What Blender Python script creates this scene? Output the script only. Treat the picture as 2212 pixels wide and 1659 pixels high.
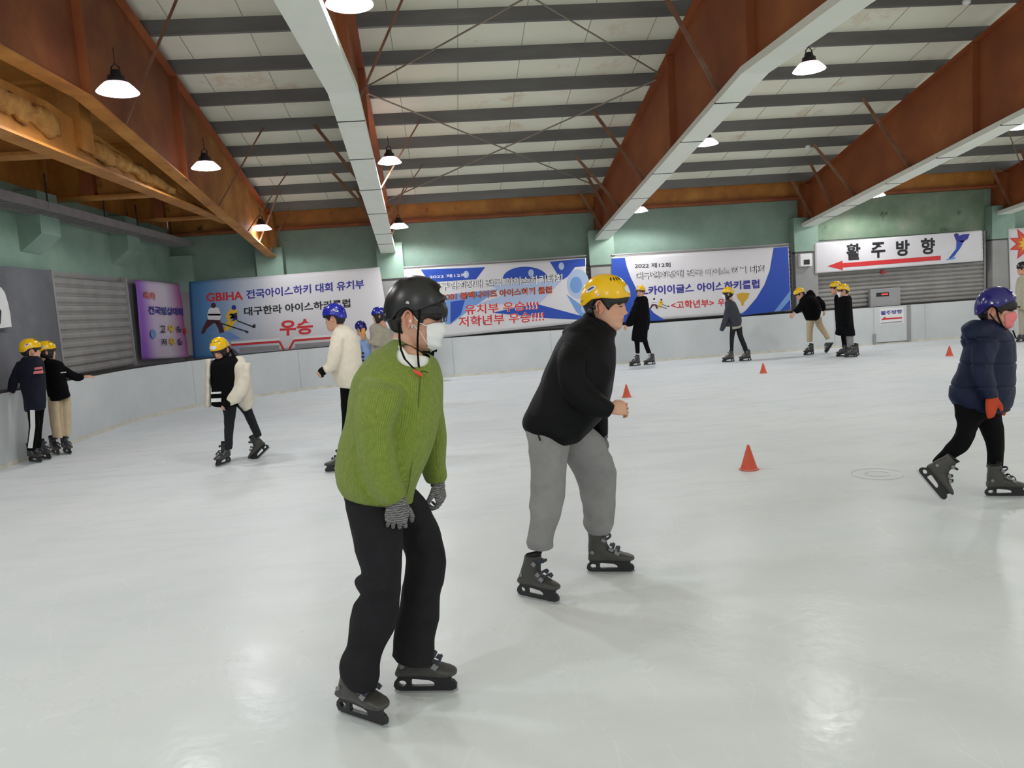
import bpy, bmesh, math, random
import numpy as np
from mathutils import Vector, Matrix, noise
from mathutils.geometry import tessellate_polygon

for o in list(bpy.data.objects):
    bpy.data.objects.remove(o)
SC = bpy.context.scene
COL = SC.collection
R = math.radians
rnd = random.Random(7)

# ------------------------------------------------------------------ camera
FW, FH, FPX = 2212.0, 1659.0, 1650.0
PITCH, ROLL, YAW, EYE = R(5.94), R(-3.94), R(4.57), 1.65
fwd = Vector((math.sin(YAW) * math.cos(PITCH), math.cos(YAW) * math.cos(PITCH), -math.sin(PITCH)))
rg0 = Vector((math.cos(YAW), -math.sin(YAW), 0))
up0 = rg0.cross(fwd)
CR = rg0 * math.cos(ROLL) + up0 * math.sin(ROLL)
CU = up0 * math.cos(ROLL) - rg0 * math.sin(ROLL)
CAM = Vector((0, 0, EYE))
cd = bpy.data.cameras.new('camera')
cam = bpy.data.objects.new('camera', cd)
COL.objects.link(cam)
cam.matrix_world = Matrix(((CR.x, CU.x, -fwd.x, CAM.x), (CR.y, CU.y, -fwd.y, CAM.y), (CR.z, CU.z, -fwd.z, CAM.z), (0, 0, 0, 1)))
cd.sensor_fit = 'HORIZONTAL'
cd.sensor_width = 36.0
cd.lens = 36.0 * FPX / FW
cd.clip_end = 200
SC.camera = cam

# ------------------------------------------------------------------ world and exposure
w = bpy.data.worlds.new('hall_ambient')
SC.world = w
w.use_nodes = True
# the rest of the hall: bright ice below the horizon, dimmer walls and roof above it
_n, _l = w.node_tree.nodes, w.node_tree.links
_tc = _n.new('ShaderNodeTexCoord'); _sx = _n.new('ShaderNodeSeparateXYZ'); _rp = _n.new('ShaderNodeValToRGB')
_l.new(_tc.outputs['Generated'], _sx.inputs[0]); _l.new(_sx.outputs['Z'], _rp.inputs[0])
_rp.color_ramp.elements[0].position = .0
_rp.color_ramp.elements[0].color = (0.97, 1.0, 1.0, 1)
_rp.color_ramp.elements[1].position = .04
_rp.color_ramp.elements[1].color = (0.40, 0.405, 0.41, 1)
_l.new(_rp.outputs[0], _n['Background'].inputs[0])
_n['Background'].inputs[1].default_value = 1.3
SC.view_settings.view_transform = 'Standard'
SC.view_settings.look = 'None'
SC.view_settings.gamma = 1
SC.view_settings.use_curve_mapping = False
SC.view_settings.exposure = 0.04
LAMP_POWER = 96.0
SC.cycles.max_bounces = 5
SC.cycles.diffuse_bounces = 3
SC.cycles.glossy_bounces = 2
SC.cycles.caustics_reflective = False
SC.cycles.caustics_refractive = False
SC.cycles.use_adaptive_sampling = True
SC.cycles.adaptive_threshold = 0.03
SC.cycles.use_denoising = True

# ------------------------------------------------------------------ survey helpers (photo pixel -> place in the hall)
def ray(px, py):
    return fwd + CR * ((px - FW / 2) / FPX) - CU * ((py - FH / 2) / FPX)
def W(px, py, d):
    return CAM + ray(px, py) * d
def ground(px, py, z=0.0):
    q = ray(px, py)
    return CAM + q * ((z - EYE) / q.z)
def gdepth(px, py):
    return -EYE / ray(px, py).z
def onY(px, py, Y):
    q = ray(px, py)
    return CAM + q * (Y / q.y)
def onX(px, py, X):
    q = ray(px, py)
    return CAM + q * (X / q.x)

# ------------------------------------------------------------------ object helpers
def tag(o, label=None, cat=None, group=None, kind=None):
    if label: o['label'] = label
    if cat: o['category'] = cat
    if group: o['group'] = group
    if kind: o['kind'] = kind
    return o
def empty(name, loc=(0, 0, 0), label=None, cat=None, group=None):
    o = bpy.data.objects.new(name, None)
    COL.objects.link(o)
    o.location = loc
    o.empty_display_size = .1
    return tag(o, label, cat, group)
def link(name, me, mat=None, parent=None, smooth=False):
    o = bpy.data.objects.new(name, me)
    COL.objects.link(o)
    if mat is not None:
        me.materials.clear()
        me.materials.append(mat)
    if parent is not None:
        o.parent = parent
    if smooth and len(me.polygons):
        me.polygons.foreach_set('use_smooth', [True] * len(me.polygons))
    return o
def off(parent):
    """world offset of a parent chain (roots carry only a location)"""
    v = Vector((0, 0, 0))
    while parent is not None:
        v += parent.location
        parent = parent.parent
    return v
def obj(name, bm, mat, parent=None, smooth=False, local=False):
    """bmesh in world coordinates -> one mesh object below parent"""
    if parent is not None and not local:
        bmesh.ops.translate(bm, verts=bm.verts, vec=-off(parent))
    me = bpy.data.meshes.new(name)
    bm.to_mesh(me)
    bm.free()
    return link(name, me, mat, parent, smooth)
def arr_obj(name, V, F, mat, parent=None, smooth=True, local=False):
    V = np.asarray(V, float)
    if parent is not None and not local:
        V = V - np.array(off(parent))
    me = bpy.data.meshes.new(name)
    me.from_pydata(V.tolist(), [], F)
    me.update()
    return link(name, me, mat, parent, smooth)
def BM():
    return bmesh.new()
def box(bm, x0, x1, y0, y1, z0, z1):
    vs = [bm.verts.new((x, y, z)) for z in (z0, z1) for y in (y0, y1) for x in (x0, x1)]
    for f in ((0, 2, 3, 1), (4, 5, 7, 6), (0, 1, 5, 4), (2, 6, 7, 3), (0, 4, 6, 2), (1, 3, 7, 5)):
        bm.faces.new([vs[i] for i in f])
    return vs
def hexa(bm, pts):
    """eight points, bottom ring of four then top ring of four"""
    v = [bm.verts.new(p) for p in pts]
    for f in ((0, 3, 2, 1), (4, 5, 6, 7), (0, 1, 5, 4), (1, 2, 6, 5), (2, 3, 7, 6), (3, 0, 4, 7)):
        bm.faces.new([v[i] for i in f])
def bar(bm, a, b, r, n=8, r2=None):
    a, b = Vector(a), Vector(b)
    t = (b - a).normalized()
    u = t.orthogonal().normalized()
    v = t.cross(u)
    r2 = r if r2 is None else r2
    A = [bm.verts.new(a + (u * math.cos(k * 2 * math.pi / n) + v * math.sin(k * 2 * math.pi / n)) * r) for k in range(n)]
    B = [bm.verts.new(b + (u * math.cos(k * 2 * math.pi / n) + v * math.sin(k * 2 * math.pi / n)) * r2) for k in range(n)]
    for k in range(n):
        bm.faces.new((A[k], A[(k + 1) % n], B[(k + 1) % n], B[k]))
    bm.faces.new(A[::-1])
    bm.faces.new(B)
def flatbar(bm, pts, wvec, tvec):
    """ribbon with thickness along a polyline; wvec and tvec are half width and half thickness"""
    wv, tv = Vector(wvec), Vector(tvec)
    rings = []
    for p in pts:
        p = Vector(p)
        rings.append([bm.verts.new(p + s * wv + t * tv) for s, t in ((-1, -1), (1, -1), (1, 1), (-1, 1))])
    for a, b in zip(rings, rings[1:]):
        for k in range(4):
            bm.faces.new((a[k], a[(k + 1) % 4], b[(k + 1) % 4], b[k]))
    bm.faces.new(rings[0][::-1])
    bm.faces.new(rings[-1])
def path_tube(bm, pts, r, n=8):
    pts = [Vector(p) for p in pts]
    rings = []
    u = None
    for i, p in enumerate(pts):
        t = (pts[min(i + 1, len(pts) - 1)] - pts[max(i - 1, 0)]).normalized()
        u = t.orthogonal().normalized() if u is None else (u - t * u.dot(t)).normalized()
        v = t.cross(u)
        rr = r[i] if isinstance(r, (list, tuple)) else r
        rings.append([bm.verts.new(p + (u * math.cos(2 * math.pi * k / n) + v * math.sin(2 * math.pi * k / n)) * rr) for k in range(n)])
    for a, b in zip(rings, rings[1:]):
        for k in range(n):
            bm.faces.new((a[k], a[(k + 1) % n], b[(k + 1) % n], b[k]))
    bm.faces.new(rings[0][::-1])
    bm.faces.new(rings[-1])
def lathe(bm, prof, c=(0, 0, 0), n=32):
    c = Vector(c)
    rings = []
    for r, z in prof:
        rings.append([bm.verts.new(c + Vector((r * math.cos(2 * math.pi * k / n), r * math.sin(2 * math.pi * k / n), z))) for k in range(n)])
    for a, b in zip(rings, rings[1:]):
        for k in range(n):
            bm.faces.new((a[k], a[(k + 1) % n], b[(k + 1) % n], b[k]))
    bm.faces.new(rings[0][::-1])
    bm.faces.new(rings[-1])
def disc(bm, c, nrm, r, n=20, th=.004, ry=None, up=None):
    c, nrm = Vector(c), Vector(nrm).normalized()
    u = nrm.orthogonal().normalized() if up is None else (Vector(up) - nrm * Vector(up).dot(nrm)).normalized()
    v = nrm.cross(u)
    ry = r if ry is None else ry
    a = [bm.verts.new(c + u * ry * math.cos(2 * math.pi * k / n) + v * r * math.sin(2 * math.pi * k / n)) for k in range(n)]
    b = [bm.verts.new(x.co + nrm * th) for x in a]
    for k in range(n):
        bm.faces.new((a[k], a[(k + 1) % n], b[(k + 1) % n], b[k]))
    bm.faces.new(a[::-1])
    bm.faces.new(b)
def prism(bm, pts, dvec):
    """closed polygon extruded by dvec"""
    d = Vector(dvec)
    a = [bm.verts.new(p) for p in pts]
    b = [bm.verts.new(Vector(p) + d) for p in pts]
    n = len(a)
    for t in tessellate_polygon([[Vector(p) for p in pts]]):
        bm.faces.new([a[i] for i in t[::-1]])
        bm.faces.new([b[i] for i in t])
    for k in range(n):
        bm.faces.new((a[k], a[(k + 1) % n], b[(k + 1) % n], b[k]))
def fixn(bm):
    bmesh.ops.recalc_face_normals(bm, faces=bm.faces)
    return bm
def evaluated(o):
    dg = bpy.context.evaluated_depsgraph_get()
    dg.update()
    return bpy.data.meshes.new_from_object(o.evaluated_get(dg), depsgraph=dg)

# ------------------------------------------------------------------ materials
def srgb(r, g, b):
    f = lambda c: (c / 255 / 12.92) if c / 255 <= .04045 else ((c / 255 + .055) / 1.055) ** 2.4
    return (f(r), f(g), f(b), 1)
class NT:
    def __init__(s, name):
        s.m = bpy.data.materials.new(name)
        s.m.use_nodes = True
        s.t = s.m.node_tree
        s.b = s.t.nodes['Principled BSDF']
        s._tc = None
    def n(s, typ, **kw):
        x = s.t.nodes.new('ShaderNode' + typ)
        for k, v in kw.items():
            if k.startswith('_'):
                setattr(x, k[1:], v)
            else:
                x.inputs[k.replace('__', ' ')].default_value = v
        return x
    def l(s, a, b):
        s.t.links.new(a, b)
    def co(s, which='Object', scale=(1, 1, 1), rot=(0, 0, 0)):
        if s._tc is None:
            s._tc = s.n('TexCoord')
        mp = s.n('Mapping')
        mp.inputs['Scale'].default_value = scale
        mp.inputs['Rotation'].default_value = rot
        s.l(s._tc.outputs[which], mp.inputs[0])
        return mp.outputs[0]
    def noise(s, scale=5, detail=4, rough=.55, co=None, dist=0):
        x = s.n('TexNoise', Scale=scale, Detail=detail, Roughness=rough, Distortion=dist)
        s.l(co if co is not None else s.co(), x.inputs['Vector'])
        return x.outputs['Fac']
    def ramp(s, fac, stops, interp='LINEAR'):
        x = s.n('ValToRGB')
        cr = x.color_ramp
        cr.interpolation = interp
        while len(cr.elements) < len(stops):
            cr.elements.new(.5)
        for e, (p, c) in zip(cr.elements, stops):
            e.position = p
            e.color = c if len(c) == 4 else (*c, 1)
        s.l(fac, x.inputs[0])
        return x.outputs[0]
    def mix(s, fac, a, b, typ='MIX'):
        x = s.n('Mix', _data_type='RGBA', _blend_type=typ)
        for sock, v in ((x.inputs[0], fac), (x.inputs[6], a), (x.inputs[7], b)):
            if hasattr(v, 'is_output'):
                s.l(v, sock)
            else:
                sock.default_value = v
        return x.outputs[2]
    def math(s, op, a, b=0.0, c=0.0):
        x = s.n('Math', _operation=op)
        for i, v in enumerate((a, b, c)):
            if hasattr(v, 'is_output'):
                s.l(v, x.inputs[i])
            else:
                x.inputs[i].default_value = v
        return x.outputs[0]
    def bump(s, h, strength=.3, dist=.01):
        x = s.n('Bump', Strength=strength, Distance=dist)
        s.l(h, x.inputs['Height'])
        s.l(x.outputs[0], s.b.inputs['Normal'])
    def set(s, **kw):
        for k, v in kw.items():
            k = k.replace('__', ' ')
            if hasattr(v, 'is_output'):
                s.l(v, s.b.inputs[k])
            else:
                s.b.inputs[k].default_value = v
        return s.m
def plain(name, rgb, rough=.6, metal=0, spec=.5, var=.12, scale=6, bump=0, bscale=60):
    t = NT(name)
    c = srgb(*rgb)
    if var:
        dk = tuple(x * (1 - var) for x in c[:3])
        lt = tuple(min(1, x * (1 + var)) for x in c[:3])
        t.set(Base__Color=t.ramp(t.noise(scale), [(.3, dk), (.7, lt)]))
    else:
        t.set(Base__Color=c)
    if bump:
        t.bump(t.noise(bscale, 3), bump, .004)
    t.set(Roughness=rough, Metallic=metal, Specular__IOR__Level=spec)
    return t.m
def blotch(name, stops, scale=2.0, rough=.7, spots=None, spot_scale=3, bump=.15, metal=0, streak=(1, 1, 1)):
    t = NT(name)
    c = t.ramp(t.noise(scale, 6, .62, co=t.co(scale=streak)), [(p, srgb(*x)) for p, x in stops])
    if spots:
        f = t.ramp(t.noise(spot_scale, 6, .7), [(.60, (0, 0, 0)), (.72, (1, 1, 1))])
        c = t.mix(f, c, srgb(*spots))
    t.bump(t.noise(40, 4), bump, .01)
    return t.set(Base__Color=c, Roughness=rough, Metallic=metal)

def ice_mat():
    t = NT('scuffed_rink_ice')
    big = t.noise(.35, 5, .6)
    c = t.ramp(big, [(.3, srgb(224, 229, 234)), (.55, srgb(231, 235, 238)), (.75, srgb(237, 238, 240))])
    # skate marks: thin curved cuts, lighter and darker
    wob = t.n('TexNoise', Scale=.5, Detail=3)
    t.l(t.co(), wob.inputs['Vector'])
    marks = None
    for k, (ang, sc, st) in enumerate(((.3, 1.1, 9), (1.25, .9, 8), (2.2, 1.3, 10), (2.75, 1.6, 7))):
        mp = t.n('Mapping')
        mp.inputs['Rotation'].default_value = (0, 0, ang)
        mp.inputs['Scale'].default_value = (sc, sc / st, 1)
        mp.inputs['Location'].default_value = (k * 3.7, k * 1.3, 0)
        va = t.n('VectorMath', _operation='MULTIPLY_ADD')
        t.l(wob.outputs['Color'], va.inputs[0])
        va.inputs[1].default_value = (1.1, 1.1, 0)
        tc = t.co()
        t.l(tc, va.inputs[2])
        t.l(va.outputs[0], mp.inputs[0])
        vo = t.n('TexVoronoi', Scale=2.2, _feature='DISTANCE_TO_EDGE')
        t.l(mp.outputs[0], vo.inputs['Vector'])
        ln = t.math('LESS_THAN', vo.outputs['Distance'], .003)
        brk = t.math('GREATER_THAN', t.noise(1.7 + k * .4, 2), .52)
        ln = t.math('MULTIPLY', ln, brk)
        marks = ln if marks is None else t.math('MAXIMUM', marks, ln)
    c = t.mix(t.math('MULTIPLY', marks, .2), c, srgb(250, 251, 250))
    # dark scuffs, long in the skating direction, thicker in the far lane
    sc1 = t.ramp(t.noise(2.2, 7, .72, co=t.co(scale=(.45, 2.2, 1), rot=(0, 0, .15)), dist=.6), [(.50, (0, 0, 0)), (.74, (1, 1, 1))])
    pos = t.n('SeparateXYZ')
    t.l(t.co(), pos.inputs[0])
    far = t.n('MapRange')
    t.l(pos.outputs['Y'], far.inputs['Value'])
    for i, v in ((1, 4.0), (2, 9.0), (3, .07), (4, .32)):
        far.inputs[i].default_value = v
    c = t.mix(t.math('MULTIPLY', sc1, far.outputs[0]), c, srgb(176, 180, 178))
    cloud = t.ramp(t.noise(1.3, 6, .65), [(.45, (0, 0, 0)), (.7, (1, 1, 1))])
    c = t.mix(t.math('MULTIPLY', cloud, .16), c, srgb(205, 214, 211))
    rough = t.n('MapRange')
    t.l(t.noise(1.6, 5, .6), rough.inputs['Value'])
    for i, v in ((1, .35), (2, .7), (3, .0), (4, .12)):
        rough.inputs[i].default_value = v
    farr = t.n('MapRange')
    t.l(pos.outputs['Y'], farr.inputs['Value'])
    for i, v in ((1, 2.5), (2, 8.0), (3, .16), (4, .5)):
        farr.inputs[i].default_value = v
    rsum = t.math('ADD', rough.outputs[0], farr.outputs[0])
    h = t.noise(14, 2, .5)
    t.bump(h, .22, .008)
    return t.set(Base__Color=c, Roughness=rsum, Specular__IOR__Level=.09)

def shutter_wave(name, rgb, pitch, axis='Z'):
    t = NT(name)
    c = srgb(*rgb)
    t.set(Base__Color=t.ramp(t.noise(2.5, 5), [(.3, tuple(x * .86 for x in c[:3])), (.7, tuple(x * 1.1 for x in c[:3]))]), Roughness=.5, Metallic=.1)
    return t.m

M = {}
M['ice'] = ice_mat()
M['boards'] = blotch('white_rink_board', [(.3, (198, 203, 204)), (.7, (212, 215, 215))], 1.2, .4, bump=.03)
M['boards_kick'] = plain('yellowed_kick_strip', (214, 210, 196), .5)
M['seam'] = plain('board_seam_grey', (178, 182, 184), .6)
M['dark_ledge'] = plain('dark_ledge', (52, 48, 46), .6)
M['green'] = blotch('green_painted_concrete', [(.3, (126, 150, 136)), (.55, (137, 161, 146)), (.75, (147, 170, 154))], 1.6, .8, bump=.2)
M['green_moss'] = blotch('stained_green_concrete', [(.3, (104, 126, 102)), (.55, (126, 146, 124)), (.75, (150, 156, 136))], 1.4, .85, spots=(58, 68, 46), spot_scale=1.9)
M['green_cap'] = blotch('pale_green_concrete', [(.3, (124, 152, 136)), (.7, (146, 168, 152))], 2, .8)
M['grey_col'] = blotch('grey_painted_column', [(.3, (140, 139, 138)), (.7, (156, 155, 153))], 1.5, .6, bump=.05)
M['shutter'] = shutter_wave('grey_roller_shutter', (152, 149, 145), .09)
M['fabric'] = blotch('grey_curtain_fabric', [(.3, (92, 93, 98)), (.7, (120, 121, 126))], 1.2, .85)
M['rust'] = blotch('rust_primer_steel', [(.25, (122, 62, 32)), (.5, (148, 80, 42)), (.62, (160, 92, 46)), (.8, (182, 112, 54))], 1.3, .62, bump=.06, streak=(1, .5, .5))
M['ochre'] = blotch('ochre_painted_steel', [(.25, (150, 92, 36)), (.5, (186, 124, 54)), (.7, (206, 146, 68)), (.85, (214, 164, 96))], 1.8, .55, spots=(92, 52, 22), spot_scale=2.2, bump=.1)
def rust_to_ochre():
    t = NT('rust_then_ochre_steel')
    a = t.ramp(t.noise(1.3, 6, .62), [(.25, srgb(112, 62, 36)), (.5, srgb(136, 80, 48)), (.8, srgb(172, 108, 56))])
    b = t.ramp(t.noise(1.8, 6, .62), [(.25, srgb(158, 96, 42)), (.5, srgb(190, 126, 58)), (.8, srgb(212, 160, 90))])
    p = t.n('SeparateXYZ'); t.l(t.co(), p.inputs[0])
    f = t.n('MapRange'); t.l(t.math('ADD', p.outputs['Y'], t.math('MULTIPLY', t.noise(.9, 4), 3.0)), f.inputs['Value'])
    for i, v in ((1, -5.6 + 1.5), (2, -3.0 + 1.5), (3, 0), (4, 1)): f.inputs[i].default_value = v
    return t.set(Base__Color=t.mix(f.outputs[0], a, b), Roughness=.6)
M['rust_ochre'] = rust_to_ochre()
M['foam'] = blotch('sprayed_foam', [(.3, (150, 100, 44)), (.6, (196, 144, 72)), (.8, (214, 176, 120))], 5, .8, bump=.5)
M['clad'] = blotch('cream_white_cladding', [(.3, (226, 229, 214)), (.7, (236, 238, 226))], 1.5, .5, bump=.02)
M['clad_gap'] = plain('cladding_joint', (40, 40, 38), .7)
M['purlin'] = blotch('galvanised_purlin', [(.3, (104, 103, 101)), (.6, (122, 121, 118)), (.8, (138, 136, 132))], 1.2, .5, bump=.03, metal=.25, streak=(.4, 2, 2))
M['roof'] = blotch('cream_roof_panel', [(.3, (236, 236, 212)), (.62, (242, 242, 222)), (.9, (230, 212, 178))], .9, .6, bump=.02, spots=(214, 186, 148), spot_scale=.55)
M['roof_seam'] = plain('roof_panel_seam', (172, 172, 152), .6)
M['stain'] = blotch('rust_stained_panel', [(.3, (196, 170, 130)), (.7, (176, 122, 70))], 2, .7)
M['rod'] = plain('dull_steel_rod', (150, 140, 126), .5, .4)
M['brace'] = blotch('primed_angle_brace', [(.3, (110, 66, 44)), (.55, (140, 104, 80)), (.75, (160, 140, 124))], 1.8, .6)
M['tray'] = plain('grey_cable_tray', (150, 145, 145), .5, .3)
M['tray_dark'] = plain('dark_tray_cable', (26, 26, 28), .7)
M['black'] = plain('black_plastic', (22, 22, 24), .45, var=.05)
M['white_pl'] = plain('white_plastic', (226, 226, 224), .4, var=.03)
M['grey_pl'] = plain('grey_plastic', (150, 150, 150), .45, var=.05)
M['cone'] = plain('orange_red_cone', (212, 84, 56), .5, var=.08)
M['cone_rim'] = plain('pale_cone_rim', (232, 170, 150), .5)
M['housing'] = plain('dark_lamp_housing', (48, 44, 46), .45, .4)
M['shade'] = NT('lit_lamp_shade').set(Base__Color=srgb(232, 214, 222), Roughness=.4, Emission__Color=srgb(255, 226, 240), Emission__Strength=5.0)
M['lens'] = NT('lamp_lens').set(Base__Color=(1, 1, 1, 1), Emission__Color=(.97, .985, 1, 1), Emission__Strength=9.0)
M['steel'] = plain('skate_steel', (196, 198, 200), .28, .9, var=.05)
def flat(name, rgb, rough=.55):
    return NT(name).set(Base__Color=srgb(*rgb), Roughness=rough)
M['cloth_white'] = blotch('white_banner_cloth', [(.3, (206, 203, 206)), (.7, (218, 215, 217))], .8, .6, bump=.02)
for k, c in dict(red=(206, 44, 48), blue=(28, 70, 168), navy=(44, 44, 140), ink=(24, 24, 28), orange=(206, 84, 40), sky=(110, 150, 205), paleblue=(170, 185, 214), yellow=(226, 186, 40), gold=(200, 156, 40), maroon=(70, 30, 36), plainwhite=(232, 230, 230), green=(70, 150, 90), pink=(196, 110, 170), lilac=(150, 96, 190)).items():
    M['p_' + k] = flat('print_' + k, c)
# ================================================================== the setting
YW = 18.9            # far wall
XL = -6.3            # left wall
YB = 18.5            # far boards
ZB = .95             # board height
ZT = 2.70            # underside of the green band
ZG = 3.76            # top of the green band
def roofz(y):        # underside of the purlins
    return 4.10 + .22 * (18.6 - y) if y > 3.0 else 4.10 + .22 * 15.6

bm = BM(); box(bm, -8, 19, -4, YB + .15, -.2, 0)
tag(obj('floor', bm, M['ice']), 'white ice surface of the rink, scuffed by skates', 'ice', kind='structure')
bm = BM(); box(bm, XL, 17.05, YW, YW + .3, ZT, ZG)
wf = obj('wall_far', bm, M['green']); tag(wf, 'green concrete band of the far wall', 'wall', kind='structure')
bm = BM(); box(bm, XL, 24, YW, YW + .3, -.1, ZT); obj('lower_panel', bm, M['grey_col'], wf)
bm = BM(); box(bm, 9.45, 13.98, YW - .03, YW, ZT + .02, ZG - .01); obj('stained_panel', bm, M['green_moss'], wf)
bm = BM(); box(bm, 17.05, 24, YW, YW + .3, ZT, ZG); obj('green_panel', bm, M['green'], wf)
bm = BM(); box(bm, XL, 24, YW + .02, YW + .3, ZG, 6.0); obj('upper_panel', bm, M['rust'], wf)
bm = BM(); box(bm, XL - .3, XL, 2, YW, ZT, 3.95)
wl = obj('wall_left', bm, M['green_cap']); tag(wl, 'pale green concrete band of the left wall', 'wall', kind='structure')
bm = BM(); box(bm, XL - .3, XL, 2, YW, -.1, ZT); obj('lower_panel', bm, M['grey_col'], wl)
bm = BM(); box(bm, XL - .3, XL - .05, 2, YW, 3.95, 8); obj('upper_panel', bm, M['ochre'], wl)
for y in (9.1, 12.55, 15.75):                                   # corbels under the joists
    bm = BM()
    hexa(bm, [(XL, y - .3, 2.95), (XL + .02, y - .3, 2.95), (XL + .02, y + .3, 2.95), (XL, y + .3, 2.95),
              (XL, y - .3, 3.2), (XL + .34, y - .3, 3.2), (XL + .34, y + .3, 3.2), (XL, y + .3, 3.2)])
    box(bm, XL, XL + .34, y - .3, y + .3, 3.2, 3.84)
    obj('corbel', fixn(bm), M['green'], wl)
# pilasters of the far wall
for k, x in enumerate((-6.1, -4.03, -1.22, 3.90, 9.08, 14.30)):
    bm = BM(); box(bm, x - .31, x + .31, YW - .30, YW, ZT - .25, 3.30 if k != 1 else 3.36)
    p = obj('pilaster', bm, M['green_cap'])
    tag(p, 'grey column with pale green head on the far wall, ' + ['in the far left corner', 'under the ochre beam foot', 'between the hockey banner and the blue banner', 'between the two blue banners', 'with the small white vent box', 'right of the red arrow banner'][k], 'column', kind='structure')
    bm = BM(); box(bm, x - .29, x + .29, YW - .28, YW, ZB + .02, ZT - .25); obj('shaft', bm, M['grey_col'], p)
    if k > 1:
        bm = BM(); box(bm, x - .31, x + .31, YW - .305, YW - .1, ZT - .27, ZT - .24); obj('joint', bm, M['dark_ledge'], p)

# roof sheets
bm = BM()
ys = [18.9, 3.0]
v = [bm.verts.new((x, y, roofz(y) + .2 + dz)) for dz in (0, .08) for y in ys for x in (-9, 24)]
for f in ((0, 1, 3, 2), (4, 6, 7, 5), (0, 4, 5, 1), (2, 3, 7, 6), (0, 2, 6, 4), (1, 5, 7, 3)):
    bm.faces.new([v[i] for i in f])
ro = obj('ceiling', fixn(bm), M['roof']); tag(ro, 'cream roof sheets above the dark purlins', 'ceiling', kind='structure')
bm = BM()
for i in range(32):
    x = -8.5 + i * 1.0
    hexa(bm, [(x, 18.8, roofz(18.8) + .195), (x + .012, 18.8, roofz(18.8) + .195), (x + .012, 3, roofz(3.001) + .195), (x, 3, roofz(3.001) + .195),
              (x, 18.8, roofz(18.8) + .21), (x + .012, 18.8, roofz(18.8) + .21), (x + .012, 3, roofz(3.001) + .21), (x, 3, roofz(3.001) + .21)])
obj('seams', fixn(bm), M['roof_seam'], ro)
bm = BM(); box(bm, -9, 24, -9, 3, roofz(3.001) + .2, roofz(3.001) + .28)
tag(obj('ceiling_flat', bm, M['roof']), 'level cream roof sheets over the near part of the rink', 'ceiling', kind='structure')

# purlins: lipped channels, one every metre
ORD = ['nearest the far wall', 'second from the far wall', 'third from the far wall', 'fourth from the far wall', 'fifth from the far wall', 'sixth from the far wall', 'seventh from the far wall', 'eighth from the far wall', 'ninth from the far wall', 'tenth from the far wall', 'eleventh from the far wall', 'twelfth from the far wall', 'thirteenth from the far wall']
PY = [18.35 - i * .995 for i in range(13)]
for i, y in enumerate(PY):
    z = roofz(y)
    bm = BM()
    box(bm, -4.0 if i > 1 else XL, 24, y - .004, y + .004, z, z + .2)
    box(bm, -4.0 if i > 1 else XL, 24, y + .004, y + .07, z, z + .006)
    box(bm, -4.0 if i > 1 else XL, 24, y + .004, y + .07, z + .194, z + .2)
    box(bm, -4.0 if i > 1 else XL, 24, y - .006, y - .004, z, z + .015)
    tag(obj('purlin', bm, M['purlin']), 'long dark grey steel purlin under the roof, ' + ORD[i], 'purlin', 'roof purlins')

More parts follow.
